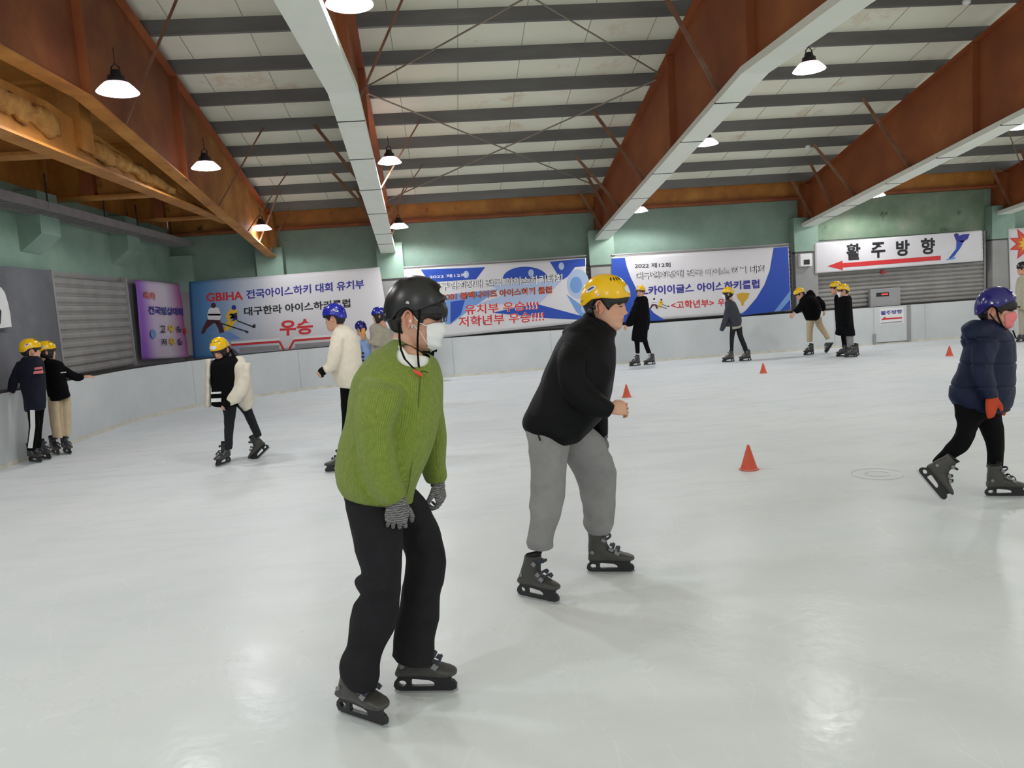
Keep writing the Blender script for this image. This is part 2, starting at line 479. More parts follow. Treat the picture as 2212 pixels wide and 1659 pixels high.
# main frames
FR = [(-3.96, -3.88), (-1.25, -.99), (3.93, 3.95), (9.14, 9.12), (14.3, 14.3)]
FNAME = ['rust brown roof beam ending over the ochre girder on the left', 'roof beam with cream cladding between the hockey banner and blue banner bays', 'deep rust brown roof beam with cream soffit over the two blue banners', 'rust brown roof beam with cream soffit over the red arrow banner', 'roof beam at the right edge beyond the red arrow banner']
def fx(k, y):
    a, b = FR[k]
    return a + (b - a) * (18.6 - y) / 9.3 if y > 9.3 else b
def fbot(y):
    return 3.12 + (18.75 - y) * (4.3 - 3.12) / (18.75 - 9.3) if y > 9.3 else 4.3 - (9.3 - y) * .02
for k in range(5):
    root = empty('roof_beam', (fx(k, 18.6), 18.6, 3.12), FNAME[k], 'beam', 'main roof beams')
    ysb = [18.85, 17.0, 15.0, 13.0, 11.0, 9.3, 7.5, 5.0, 3.0]
    def strip(bm, off_lo, off_hi, hw):
        """swept section between two height functions"""
        rings = []
        for y in ysb:
            x = fx(k, y)
            lo, hi = off_lo(y), off_hi(y)
            rings.append([bm.verts.new((x + sx * hw, y, zz)) for sx, zz in ((-1, lo), (1, lo), (1, hi), (-1, hi))])
        for a, b in zip(rings, rings[1:]):
            for q in range(4):
                bm.faces.new((a[q], a[(q + 1) % 4], b[(q + 1) % 4], b[q]))
        bm.faces.new(rings[0]); bm.faces.new(rings[-1][::-1])
        return fixn(bm)
    obj('web', strip(BM(), lambda y: fbot(y) + .015, lambda y: roofz(y) - .012, .008), M['rust_ochre' if k == 0 else 'rust'], root)
    obj('top_flange', strip(BM(), lambda y: roofz(y) - .016, lambda y: roofz(y) - .001, .12), M['rust'], root)
    if k == 0:
        obj('bottom_flange', strip(BM(), lambda y: fbot(y) - .005, lambda y: fbot(y) + .018, .10), M['ochre'], root)
    else:
        obj('cladding', strip(BM(), lambda y: fbot(y) - .075, lambda y: fbot(y) + .015, .175), M['clad'], root)
        for y in (17.6, 16.6, 14.9, 13.3, 11.7, 10.2):
            bm = BM(); z = fbot(y); x = fx(k, y)
            hexa(bm, [(x - .177, y - .02, z - .078), (x + .177, y - .02, z - .078), (x + .177, y + .012, z - .078), (x - .177, y + .012, z - .078),
                      (x - .177, y - .02, z - .06), (x + .177, y - .02, z - .06), (x + .177, y + .012, z - .06), (x - .177, y + .012, z - .06)])
            obj('joint', bm, M['clad_gap'], root)
    for y in (12.45, 9.25, 6.0):                                   # web stiffeners
        bm = BM(); x = fx(k, y)
        box(bm, x - .11, x + .11, y - .012, y + .012, fbot(y) + .02, roofz(y) - .02)
        obj('stiffener', bm, M['rust'], root)
    # base block on the column
    bm = BM(); x = fx(k, 18.6); box(bm, x - .13, x + .13, 18.42, 18.88, 3.36 if k == 0 else 3.30, 4.1); obj('foot_block', bm, M['ochre' if k == 0 else 'rust'], root)
    # fly braces from purlins down to the bottom flange
    for i in range(0, 13):
        if i in (2, 4, 6, 8, 10, 11) or i in (0, 1):
            y = PY[i]; x = fx(k, y); zt, zb = roofz(y) + .06, fbot(y) + .09
            if i in (6, 10):
                continue
            for s in (-1, 1):
                if k == 0 and s < 0: continue
                dx = .95 if i > 1 else .55
                bm = BM()
                flatbar(bm, [(x + s * dx, y - .03, zt), (x + s * .03, y - .03, zb)], (0.026, .0, .016), (0, .010, 0))
                obj('fly_brace', fixn(bm), M['brace'], root)
# cleats where purlins sit on the frames
# rods crossing in the roof plane
def rod(a, b, txt):
    bm = BM(); bar(bm, a, b, .014, 6)
    tag(obj('bracing_rod', bm, M['rod']), txt, 'rod', 'roof bracing rods')
def rp(k, y, s):
    return (fx(k, y) + s * .1, y, roofz(y) - .06)
rod(rp(1, 8.6, 1), rp(2, 12.9, -1), 'thin bracing rod falling to the rust beam, in the nearer cross over the middle bay')
rod(rp(2, 8.6, -1), rp(1, 12.9, 1), 'thin bracing rod rising to the rust beam, in the nearer cross over the middle bay')
rod(rp(1, 13.1, 1), rp(2, 17.9, -1), 'thin bracing rod falling to the rust beam, in the cross nearest the far wall')
rod(rp(2, 13.1, -1), rp(1, 17.9, 1), 'thin bracing rod rising to the rust beam, in the cross nearest the far wall')
rod(rp(3, 12.6, 1), rp(4, 17.9, -1), 'rusty bracing rod right of the beam over the red arrow banner')
rod(rp(4, 13.0, -1), rp(3, 17.9, 1), 'pale bracing rod rising behind the beam over the red arrow banner')

# eaves beam on the far wall
er = empty('eaves_beam', (XL, 18.8, 3.8), 'ochre and rust eaves beam lying along the top of the green far wall', 'beam')
bm = BM(); box(bm, XL, 24, 18.76, 18.80, 3.84, 4.22); obj('web', bm, M['ochre'], er)
bm = BM(); box(bm, XL, 24, 18.62, 18.9, 3.76, 3.80); box(bm, XL, 24, 18.66, 18.9, 3.805, 3.845); obj('bottom_flange', bm, M['rust'], er)
bm = BM(); box(bm, XL, 24, 18.62, 18.9, 4.22, 4.26); obj('top_flange', bm, M['rust'], er)

# ochre girder and joists of the left aisle
gx = -4.30
g = empty('girder', (gx, 12, 3.7), 'ochre aisle girder with a lumpy foam filled web at upper left', 'girder')
bm = BM(); box(bm, gx - .12, gx + .12, 4, 16.4, 3.70, 3.73); obj('bottom_flange', bm, M['ochre'], g)
bm = BM()
hexa(bm, [(gx - .01, 4, 3.73), (gx + .01, 4, 3.73), (gx + .01, 16.4, 3.73), (gx - .01, 16.4, 3.73), (gx - .01, 4, 4.25), (gx + .01, 4, 4.25), (gx + .01, 14.6, 3.66), (gx - .01, 14.6, 3.66)])
bm.free(); bm = BM()
prism(bm, [(gx - .012, 4, 3.73), (gx - .012, 15.6, 3.73), (gx - .012, 9.3, 4.28), (gx - .012, 4, 4.2)], (.024, 0, 0))
obj('web', fixn(bm), M['ochre'], g)
def foam(y0, y1, z0a, z0b, h0, h1, nm):
    """lumpy sprayed strip on the web"""
    n, m = 60, 14
    V, F = [], []
    for i in range(n + 1):
        s = i / n; y = y0 + (y1 - y0) * s
        e = min(1, s / .06, (1 - s) / .06) ** .5
        zc = z0a + (z0b - z0a) * s; h = (h0 + (h1 - h0) * s) * (.55 + .45 * e)
        for j in range(m):
            a = 2 * math.pi * j / m
            k = .75 + .5 * noise.noise((y * 3, a * 1.3, 1)) + .35 * noise.noise((y * 9, a * 3, 5))
            V.append((gx + .02 + .10 * e * k * math.cos(a), y, zc + h * .5 * k * math.sin(a)))
    for i in range(n):
        for j in range(m):
            F.append((i * m + j, i * m + (j + 1) % m, (i + 1) * m + (j + 1) % m, (i + 1) * m + j))
    F.append(list(range(m))[::-1]); F.append([n * m + j for j in range(m)])
    arr_obj(nm, V, F, M['foam'], g)
foam(5.0, 9.55, 4.06, 4.04, .34, .34, 'foam_fill')
foam(10.2, 13.2, 3.98, 3.86, .3, .2, 'foam_fill')
JT = ['nearest joist', 'middle joist', 'joist nearest the far wall']
for k, y in enumerate((10.05, 13.4, 16.5)):
    j = empty('joist', (gx, y, 3.84), 'ochre steel joist between left wall and girder, ' + JT[k], 'joist', 'aisle joists')
    x1 = gx + .02
    bm = BM(); box(bm, XL, x1, y - .01, y + .01, 3.88, 4.66); obj('web', bm, M['ochre'], j)
    bm = BM(); box(bm, XL, x1, y - .15, y + .15, 3.84, 3.88); obj('bottom_flange', bm, M['ochre'], j)
    bm = BM(); box(bm, XL, x1, y - .15, y + .15, 4.66, 4.70); obj('top_flange', bm, M['ochre'], j)
    if k < 2:
        bm = BM(); box(bm, x1 + .05, x1 + .08, y - .15, y + .15, 3.86, 4.64); box(bm, x1 - .18, x1 + .05, y - .15, y - .13, 3.88, 4.64)
        obj('end_plate', bm, M['ochre'], j)
    bm = BM(); box(bm, XL + .55, XL + .75, y - .16, y - .02, 3.88, 4.64); obj('stiffener', bm, M['rust'], j)
bm = BM(); box(bm, XL, gx - .1, 3, YW, 4.70, 4.76)
tag(obj('ceiling_aisle', bm, M['ochre']), 'ochre deck above the aisle joists', 'ceiling', kind='structure')

# cable tray along the left wall
ct = empty('cable_tray', (-5.85, 14, 3.5), 'grey ladder cable tray hanging along the left wall', 'cable tray')
bm = BM(); box(bm, -5.66, -5.64, 6, 18.3, 3.47, 3.60); box(bm, -6.06, -6.04, 6, 18.3, 3.47, 3.60); obj('side_rail', bm, M['tray'], ct)
bm = BM()
for i in range(88):
    y = 6.1 + i * .139
    box(bm, -6.04, -5.66, y, y + .026, 3.472, 3.50)
obj('rungs', bm, M['tray'], ct)
bm = BM(); box(bm, -6.03, -5.68, 6, 18.2, 3.505, 3.54); obj('cables', bm, M['tray_dark'], ct)
for y in (8.2, 10.5, 11.9, 13.8, 15.2, 17.0):
    bm = BM(); bar(bm, (-5.65, y, 3.5), (-5.65, y, 4.0), .012, 6); obj('hanger', bm, M['tray_dark'], ct)

# lamps
LG = 'high bay lamps under the roof'
def lamp_proto():
    root = empty('ceiling_lamp', (0, 0, 0))
    bm = BM(); lathe(bm, [(.02, .23), (.05, .225), (.06, .18), (.085, .165), (.095, .10), (.105, .085), (.05, .085)], n=28); obj('housing', fixn(bm), M['housing'], root, True)
    bm = BM(); lathe(bm, [(.10, .095), (.125, .092), (.17, .05), (.205, .012), (.212, .0), (.205, .0), (.16, .045), (.10, .08)], n=36); obj('shade', fixn(bm), M['shade'], root, True)
    bm = BM(); lathe(bm, [(.0005, -.022), (.06, -.021), (.12, -.016), (.17, -.008), (.2, .002), (.2, .012), (.0005, .012)], n=32); obj('lens', fixn(bm), M['lens'], root)
    bm = BM(); path_tube(bm, [(-.04, 0, .22), (-.04, 0, .26), (0, 0, .30), (.04, 0, .26), (.04, 0, .22)], .008, 6); obj('bracket', bm, M['housing'], root)
    bm = BM(); bar(bm, (0, 0, .30), (0, 0, .46), .005, 6); obj('hanger', bm, M['housing'], root)
    ld = bpy.data.lights.new('lamp_light', 'SPOT'); ld.shadow_soft_size = .15; ld.spot_size = R(168); ld.spot_blend = .2; ld.energy = LAMP_POWER; ld.color = (.97, .985, 1)
    lo = bpy.data.objects.new('lamp_light', ld); COL.objects.link(lo); lo.parent = root; lo.location = (0, 0, -.19)
    return root
def copy_tree(o, parent=None):
    c = o.copy(); COL.objects.link(c); c.parent = parent
    for ch in list(o.children):
        copy_tree(ch, c)
    return c
LP = lamp_proto()
lamps = [((255, 200), 8.7, 'lit high bay lamp beside the rust beam above the ochre girder, nearest of its row'),
         ((445, 364), 12.2, 'lit high bay lamp beside the end of the ochre girder, middle of its row'),
         ((565, 496), 17.0, 'lit high bay lamp over the ochre beam foot at the far wall'),
         ((842, 352), 14.1, 'lit high bay lamp right of the cream clad beam, middle of its row'),
         ((862, 492), 17.8, 'lit high bay lamp right of the foot of the cream clad beam'),
         ((755, 10), 7.2, 'large lit high bay lamp cut by the top edge of the photo'),
         ((1748, 152), 10.2, 'lit high bay lamp under the deep rust beam, nearest of its row'),
         ((1527, 312), 14.3, 'lit high bay lamp under the deep rust beam, middle of its row'),
         ((1380, 457), 17.7, 'lit high bay lamp over the white and blue banner by the far wall'),
         ((1892, 424), 17.7, 'lit high bay lamp over the red arrow banner by the far wall'),
         ((2206, 276), 13.4, 'lit high bay lamp cut by the right edge of the photo')]
first = True
def put_lamp(loc, label):
    global first
    r = LP if first else copy_tree(LP)
    first = False
    r.location = loc
    tag(r, label, 'lamp', LG)
    return r
for (px, py), y, lab in lamps:
    put_lamp(onY(px, py, y), lab)
OUT = [(-3.4, 5.2), (-3.4, 1.5), (-.7, -2.2), (5.1, -1.8), (10.6, 9.3), (10.6, 4.5), (16, 14), (16, 9.5)]
for x, y in OUT:
    put_lamp((x, y, 4.42), 'lit high bay lamp further along the rows, outside the photo')

# ------------------------------------------------------------------ rink boards
CX, CY, RB = -1.1, 13.8, 4.7
path = [(-5.8, y) for y in np.linspace(2, CY, 16)] + [(CX - RB * math.cos(a), CY + RB * math.sin(a)) for a in np.linspace(0, math.pi / 2, 25)[1:]] + [(x, YB) for x in np.linspace(CX, 23, 20)[1:]]
def sweep(bm, path, prof):
    """section prof of (outward offset, z) swept along a plan path; outward is away from the ice"""
    n = len(path); rings = []
    for i in range(n):
        a, b = path[max(i - 1, 0)], path[min(i + 1, n - 1)]
        t = Vector((b[0] - a[0], b[1] - a[1], 0)).normalized()
        nr = Vector((-t.y, t.x, 0))
        rings.append([bm.verts.new(Vector((path[i][0], path[i][1], z)) + nr * o) for o, z in prof])
    m = len(prof)
    for a, b in zip(rings, rings[1:]):
        for k in range(m):
            bm.faces.new((a[k], a[(k + 1) % m], b[(k + 1) % m], b[k]))
    bm.faces.new(rings[0]); bm.faces.new(rings[-1][::-1])
    return fixn(bm)
rb = empty('rink_boards', (CX, YB, 0), 'white rink boards running along the far wall and around the left corner', 'boards')
bm = sweep(BM(), path, [(0, .03), (0, ZB), (.06, ZB), (.06, .03)]); obj('panels', bm, M['boards'], rb)
bm = sweep(BM(), path, [(-.012, 0), (-.012, .055), (.02, .055), (.02, 0)]); obj('kick_strip', bm, M['boards_kick'], rb)
bm = sweep(BM(), path, [(.13, ZB - .08), (.13, ZB + .012), (.34, ZB + .012), (.34, ZB - .08)]); obj('ledge', bm, M['dark_ledge'], rb)
for x in np.arange(.1, 23, 2.4):
    if 10.4 < x < 12: continue
    bm = BM(); box(bm, x - .006, x + .006, YB - .004, YB, .06, ZB); obj('seam', bm, M['seam'], rb)
for a in (.5, 1.05):
    bm = BM(); c, s = math.cos(a), math.sin(a)
    p = Vector((CX - (RB - .004) * c, CY + (RB - .004) * s, 0)); t = Vector((s, c, 0)) * .006
    hexa(bm, [p - t + Vector((0, 0, .06)), p + t + Vector((0, 0, .06)), p + t + Vector((-c, s, 0)) * .004 + Vector((0, 0, .06)), p - t + Vector((-c, s, 0)) * .004 + Vector((0, 0, .06)),
              p - t + Vector((0, 0, ZB)), p + t + Vector((0, 0, ZB)), p + t + Vector((-c, s, 0)) * .004 + Vector((0, 0, ZB)), p - t + Vector((-c, s, 0)) * .004 + Vector((0, 0, ZB))])
    obj('seam', fixn(bm), M['seam'], rb)

# ------------------------------------------------------------------ lettering
TXT = {}
def text_mesh(s, bold=0.0):
    key = (s, bold)
    if key in TXT: return TXT[key]
    c = bpy.data.curves.new('lettering', 'FONT')
    c.body = s
    c.size = 1
    c.offset = bold
    c.extrude = .0
    c.fill_mode = 'FRONT'
    o = bpy.data.objects.new('lettering', c)
    COL.objects.link(o)
    me = evaluated(o)
    bpy.data.objects.remove(o)
    V = np.array([v.co[:] for v in me.vertices])
    F = [list(p.vertices) for p in me.polygons]
    lo, hi = V.min(0), V.max(0)
    V = (V - lo) / np.maximum(hi - lo, 1e-6)
    bpy.data.meshes.remove(me)
    TXT[key] = (V, F)
    return TXT[key]
def lettering(s, P00, P10, P01, mat, parent, name='lettering', bold=.02, lift=Vector((0, -.004, 0))):
    """text fitted to the parallelogram with corners P00 (lower left), P10 (lower right), P01 (upper left)"""
    V, F = text_mesh(s, bold)
    P00, P10, P01 = (np.array(p) for p in (P00, P10, P01))
    Q = P00 + V[:, :1] * (P10 - P00) + V[:, 1:2] * (P01 - P00) + np.array(lift)
    return arr_obj(name, Q, F, mat, parent, False)
def wtext(s, bl, br, tl, Y, mat, parent, bold=.02, lift=.003, name='lettering'):
    """the same, with corners as photo pixels on the plane Y"""
    return lettering(s, onY(*bl, Y), onY(*br, Y), onY(*tl, Y), mat, parent, name, bold, Vector((0, -lift, 0)))
def wpoly(pts, Y, mat, parent, name='print_shape', lift=.002, th=.0008):
    bm = BM()
    prism(bm, [onY(x, y, Y - lift) for x, y in pts], (0, -th, 0))
    return obj(name, fixn(bm), mat, parent)
def wcirc(cx, cy, rx, ry, Y, mat, parent, name='print_shape', lift=.002, a0=0, a1=360, n=28):
    pts = [(cx + rx * math.cos(R(a0 + (a1 - a0) * k / n)), cy - ry * math.sin(R(a0 + (a1 - a0) * k / n))) for k in range(n + (a1 - a0 < 360))]
    return wpoly(pts, Y, mat, parent, name, lift)
def wline(p, q, wpx, Y, mat, parent, name='print_shape', lift=.003):
    d = Vector((q[0] - p[0], q[1] - p[1])).normalized(); nx, ny = -d.y * wpx / 2, d.x * wpx / 2
    return wpoly([(p[0] + nx, p[1] + ny), (q[0] + nx, q[1] + ny), (q[0] - nx, q[1] - ny), (p[0] - nx, p[1] - ny)], Y, mat, parent, name, lift)
def cloth(name, tl, tr, br, bl, Y, mat, parent, amp=.004, nx=60, nz=20):
    """slightly rippled sheet of cloth with thickness hung between four photo points on the plane Y"""
    P = [np.array(onY(*p, Y)) for p in (tl, tr, br, bl)]
    V, F = [], []
    for side in (0, 1):
        for j in range(nz + 1):
            for i in range(nx + 1):
                s, t = i / nx, j / nz
                p = (P[0] * (1 - s) + P[1] * s) * (1 - t) + (P[3] * (1 - s) + P[2] * s) * t
                e = amp * (1 - (2 * abs(.5 - t)) ** 2 * .5)
                p = p + np.array((0, .0015 + e * .25 * noise.noise((p[0] * 1.1, p[2] * 2.5, Y)) + side * .004, 0))
                V.append(p)
    o = (nx + 1) * (nz + 1)
    for j in range(nz):
        for i in range(nx):
            a = j * (nx + 1) + i
            F.append((a, a + nx + 1, a + nx + 2, a + 1)); F.append((o + a, o + a + 1, o + a + nx + 2, o + a + nx + 1))
    edge = [i for i in range(nx + 1)] + [(j + 1) * (nx + 1) + nx for j in range(nz)] + [nz * (nx + 1) + nx - 1 - i for i in range(nx)] + [(nz - 1 - j) * (nx + 1) for j in range(nz - 1)]
    for a, b in zip(edge, edge[1:] + edge[:1]):
        F.append((a, b, b + o, a + o))
    return arr_obj(name, V, F, mat, parent)
YN = 18.59
def Z6(p): return (400 + p[0] / 4.424, 500 + p[1] / 4.424)
def Z7(p): return (860 + p[0] / 4.424, 480 + p[1] / 4.424)
def Z3(p): return (1300 + p[0] / 5.267, 560 + p[1] / 5.267)
def Z4(p): return (1660 + p[0] / 4.007, 380 + p[1] / 4.007)

# hockey banner, blue fading to white
def fade(name, stops, axis='X', scale=1.0, offv=0.0):
    t = NT(name)
    s = t.n('SeparateXYZ'); t.l(t.co(), s.inputs[0])
    f = t.math('MULTIPLY_ADD', s.outputs[axis], scale, offv)
    return t.set(Base__Color=t.ramp(f, [(p, srgb(*c)) for p, c in stops]), Roughness=.6)
b1 = empty('banner', onY(620, 680, YN), 'white banner fading to blue with two printed hockey players and GBIHA in red', 'banner', 'banners on the rink walls')
cloth('cloth', (408, 609), (820, 577), (846, 737), (418, 776), YN, fade('blue_fading_print', [(0, (44, 96, 140)), (.10, (84, 138, 186)), (.30, (184, 190, 204)), (.45, (212, 209, 212)), (1, (216, 213, 214))], 'X', 1 / 4.6, .5), b1)
wtext('GBIHA', Z6((205, 672)), Z6((555, 652)), Z6((200, 590)), YN, M['p_red'], b1, .03)
wtext('전국아이스하키 대회 유치부', Z6((585, 648)), Z6((1712, 545)), Z6((580, 560)), YN, M['p_navy'], b1, .03)
wtext('대구한라 아이스하키클럽', Z6((565, 808)), Z6((1580, 725)), Z6((560, 725)), YN, M['p_ink'], b1, .03)
wtext('우승', Z6((905, 1000)), Z6((1222, 980)), Z6((903, 850)), YN, M['p_red'], b1, .035)
for a, b in (((440, 1085), (900, 1052)), ((1040, 1042), (1560, 1004))):
    wline(Z6(a), Z6(b), 4.5, YN, M['p_red'], b1, 'red_line')
    wline(Z6((a[0], a[1] - 22)), Z6((b[0], b[1] - 22)), 5, YN, M['p_plainwhite'], b1, 'white_line')
wline(Z6((900, 1052)), Z6((945, 1135)), 4.5, YN, M['p_red'], b1, 'red_line'); wline(Z6((1040, 1042)), Z6((995, 1125)), 4.5, YN, M['p_red'], b1, 'red_line')
for a, b in (((520, 1130), (900, 1105)), ((1050, 1095), (1400, 1070))):
    wline(Z6(a), Z6(b), 9, YN, M['grey_pl'], b1, 'grey_strip')
def players(Zf, ox, oy, k, Y, parent):
    T = lambda x, y: Zf((ox + x * k, oy + y * k))
    P = lambda pts, m: wpoly([T(*p) for p in pts], Y, M[m], parent, 'printed_player', .0025)
    P([(75, 30), (120, 5), (170, 20), (195, 90), (180, 135), (70, 130), (60, 90)], 'p_plainwhite')
    P([(70, 75), (190, 75), (188, 92), (66, 92)], 'p_maroon')
    P([(60, 130), (185, 135), (190, 170), (120, 165), (60, 215), (30, 265), (0, 265), (20, 205)], 'p_maroon')
    P([(130, 150), (200, 165), (225, 250), (180, 262), (165, 215)], 'p_maroon')
    wcirc(*T(120, -5), 24 * k / 4.4, 26 * k / 4.4, Y, M['p_maroon'], parent, 'printed_player', .0028)
    P([(255, 60), (290, 25), (340, 35), (360, 90), (340, 150), (260, 150), (240, 100)], 'p_yellow')
    P([(270, 70), (345, 60), (350, 130), (290, 150)], 'p_blue')
    P([(245, 150), (330, 150), (300, 200), (250, 240), (222, 230)], 'p_yellow')
    wcirc(*T(315, 15), 22 * k / 4.4, 24 * k / 4.4, Y, M['p_navy'], parent, 'printed_player', .0028)
    for a, b in (((190, 165), (440, 245)), ((345, 140), (500, 200))):
        wline(T(*a), T(*b), 2.6 * k, Y, M['p_ink'], parent, 'printed_stick')
    P([(430, 232), (458, 246), (448, 262), (420, 250)], 'p_ink'); P([(490, 185), (520, 170), (524, 205), (495, 212)], 'p_ink')
players(Z6, 150, 712, 1.0, YN, b1)
wpoly([Z6(p) for p in ((230, 970), (430, 960), (530, 1020), (420, 1040))], YN, M['p_sky'], b1, 'print_shape', .0015)

# blue and white banner with red lines
b2 = empty('banner', onY(1060, 640, YN), 'blue and white banner with red winning lines, behind the green sweater skater', 'banner', 'banners on the rink walls')
cloth('cloth', (872, 582), (1266, 557), (1264, 696), (880, 738), YN, M['cloth_white'], b2)
for pts, m, lf in (([(215, 452), (832, 430), (745, 545), (300, 575)], 'p_blue', .0012), ([(1450, 378), (1788, 345), (1788, 420), (1690, 430), (1620, 520), (1560, 560)], 'p_blue', .0012),
                   ([(480, 690), (960, 640), (640, 870), (500, 975), (380, 975)], 'p_sky', .0012), ([(500, 760), (640, 740), (600, 880), (500, 970)], 'p_blue', .0014), ([(900, 600), (1450, 560), (1560, 560), (1340, 790), (760, 780), (1000, 700)], 'p_paleblue', .0010),
                   ([(1240, 790), (1340, 785), (1788, 905), (1788, 935), (1380, 915), (900, 865)], 'p_blue', .0014), ([(1610, 690), (1788, 820), (1788, 935), (1700, 850)], 'p_sky', .0012)):
    wpoly([Z7(p) for p in pts], YN, M[m], b2, 'print_shape', lf)
wpoly([Z7((1215 + 215 * math.cos(R(a)), 540 - 115 * math.sin(R(a)))) for a in range(0, 181, 10)], YN, M['p_blue'], b2, 'print_shape', .0013)
wcirc(*Z7((1720, 590)), 24, 32, YN, M['p_paleblue'], b2, 'print_shape', .0016); wcirc(*Z7((1700, 600)), 13, 18, YN, M['p_sky'], b2, 'print_shape', .0021)
for c in ((650, 500), (1560, 420), (1775, 830), (1270, 485)):
    wcirc(*Z7(c), 6, 8, YN, M['p_paleblue'], b2, 'print_shape', .0018)
wtext('2022 제12회', Z7((300, 540)), Z7((650, 520)), Z7((298, 508)), YN, M['p_plainwhite'], b2, .01)
for lf, bd, m in ((.0028, .05, 'p_ink'), (.0034, .012, 'p_plainwhite')):
    wtext('대구협회장배 전국 아이스하키대회', Z7((330, 662)), Z7((1570, 572)), Z7((327, 580)), YN, M[m], b2, bd, lf)
for lf, bd, m in ((.0028, .05, 'p_ink'), (.0034, .012, 'p_orange')):
    wtext('D01 블랙나이츠 아이스하키 클럽', Z7((440, 752)), Z7((1472, 680)), Z7((437, 680)), YN, M[m], b2, bd, lf)
for lf, bd, m in ((.0028, .05, 'p_plainwhite'), (.0034, .018, 'p_red')):
    wtext('유치부 우승!!!!', Z7((640, 885)), Z7((1340, 838)), Z7((637, 790)), YN, M[m], b2, bd, lf)
    wtext('저학년부 우승!!!!', Z7((580, 1005)), Z7((1395, 945)), Z7((577, 905)), YN, M[m], b2, bd, lf)

# white banner with blue sides and a trophy
b3 = empty('banner', onY(1510, 620, YN), 'white banner with dark blue curved sides and a printed gold trophy', 'banner', 'banners on the rink walls')
cloth('cloth', (1321, 556), (1703, 532), (1709, 670), (1322, 698), YN, M['cloth_white'], b3)
wpoly([Z3(p) for p in ((112, -10), (262, -18), (285, 90), (330, 210), (400, 350), (480, 480), (590, 610), (720, 695), (118, 722))], YN, M['p_blue'], b3, 'print_shape', .0015)
wpoly([Z3(p) for p in ((1955, -130), (2118, -145), (2150, 575), (1570, 645), (1650, 570), (1760, 440), (1850, 290), (1910, 130))], YN, M['p_blue'], b3, 'print_shape', .0015)
wpoly([Z3(p) for p in ((2150, 350), (2148, 450), (2030, 588), (1960, 596))], YN, M['p_sky'], b3, 'print_shape', .002)
wtext('2022 제12회', Z3((375, 103)), Z3((782, 92)), Z3((373, 48)), YN, M['p_ink'], b3, .015)
for lf, bd, m in ((.0028, .05, 'p_ink'), (.0034, .004, 'p_plainwhite')):
    wtext('대구협회장배 전국 아이스 하키 대회', Z3((388, 240)), Z3((1862, 152)), Z3((383, 150)), YN, M[m], b3, bd, lf)
wtext('스카이이글스 아이스하키클럽', Z3((425, 415)), Z3((1795, 330)), Z3((420, 312)), YN, M['p_navy'], b3, .035)
wtext('<고학년부>', Z3((790, 570)), Z3((1278, 540)), Z3((785, 478)), YN, M['p_red'], b3, .022)
wtext('우승', Z3((1320, 535)), Z3((1480, 525)), Z3((1317, 452)), YN, M['p_red'], b3, .022)
wpoly([Z3(p) for p in ((1532, 395), (1600, 382), (1680, 385), (1665, 440), (1620, 490), (1610, 530), (1590, 530), (1585, 490), (1545, 445))], YN, M['p_gold'], b3, 'printed_trophy', .002)
players(Z3, 545, 455, .42, YN, b3)

# direction banner
b4 = empty('banner', onY(1940, 545, YN), 'white banner with four large black letters and a long red arrow', 'banner', 'banners on the rink walls')
cloth('cloth', Z4((398, 582)), Z4((1850, 470)), Z4((1858, 735)), Z4((405, 845)), YN, M['cloth_white'], b4)
for ch, x0, x1, yt, yb in (('활', 675, 797, 583, 732), ('주', 890, 1012, 572, 714), ('방', 1105, 1222, 553, 697), ('향', 1320, 1442, 535, 682)):
    wtext(ch, Z4((x0, yb)), Z4((x1, yb - 8)), Z4((x0 - 2, yt + 6)), YN, M['p_ink'], b4, .035)
wpoly([Z4(p) for p in ((510, 782), (640, 733), (642, 755), (1490, 690), (1492, 728), (643, 793), (645, 815))], YN, M['p_red'], b4, 'red_arrow', .003)
for pts, m in (([(1605, 512), (1640, 520), (1690, 505), (1742, 500), (1725, 545), (1680, 575), (1625, 560)], 'p_navy'), ([(1628, 558), (1695, 560), (1660, 625), (1612, 690), (1575, 720), (1560, 712), (1625, 630)], 'p_blue'), ([(1532, 728), (1575, 705), (1622, 700), (1612, 722), (1545, 730)], 'p_sky')):
    wpoly([Z4(p) for p in pts], YN, M[m], b4, 'printed_skater', .002)
wcirc(*Z4((1628, 512)), 5, 4, YN, M['p_navy'], b4, 'printed_skater', .0024)
# starburst banner at the right edge
b5 = empty('banner', onY(2240, 570, YN), 'white banner with a red and yellow starburst at the right edge', 'banner', 'banners on the rink walls')
cloth('cloth', (2178, 494), (2600, 466), (2604, 560), (2183, 640), YN, M['cloth_white'], b5)
for rr, m, lf in ((38, 'p_red', .002), (30, 'p_orange', .0028), (17, 'p_yellow', .0036)):
    wpoly([(2216 + (rr if k % 2 == 0 else rr * .55) * math.cos(k * math.pi / 9), 527 + (rr if k % 2 == 0 else rr * .55) * math.sin(k * math.pi / 9)) for k in range(18)], YN, M[m], b5, 'starburst', lf)
# pipes the banners hang from
for k, (a, b) in enumerate((((872, 578), (1266, 552)), ((1321, 551), (1703, 527)))):
    bm = BM(); bar(bm, onY(*a, YN - .01), onY(*b, YN - .01), .02, 8)
    tag(obj('banner_pole', bm, M['grey_pl']), 'thin pale pole above the ' + ('blue and white banner' if k == 0 else 'banner with the gold trophy'), 'pole')
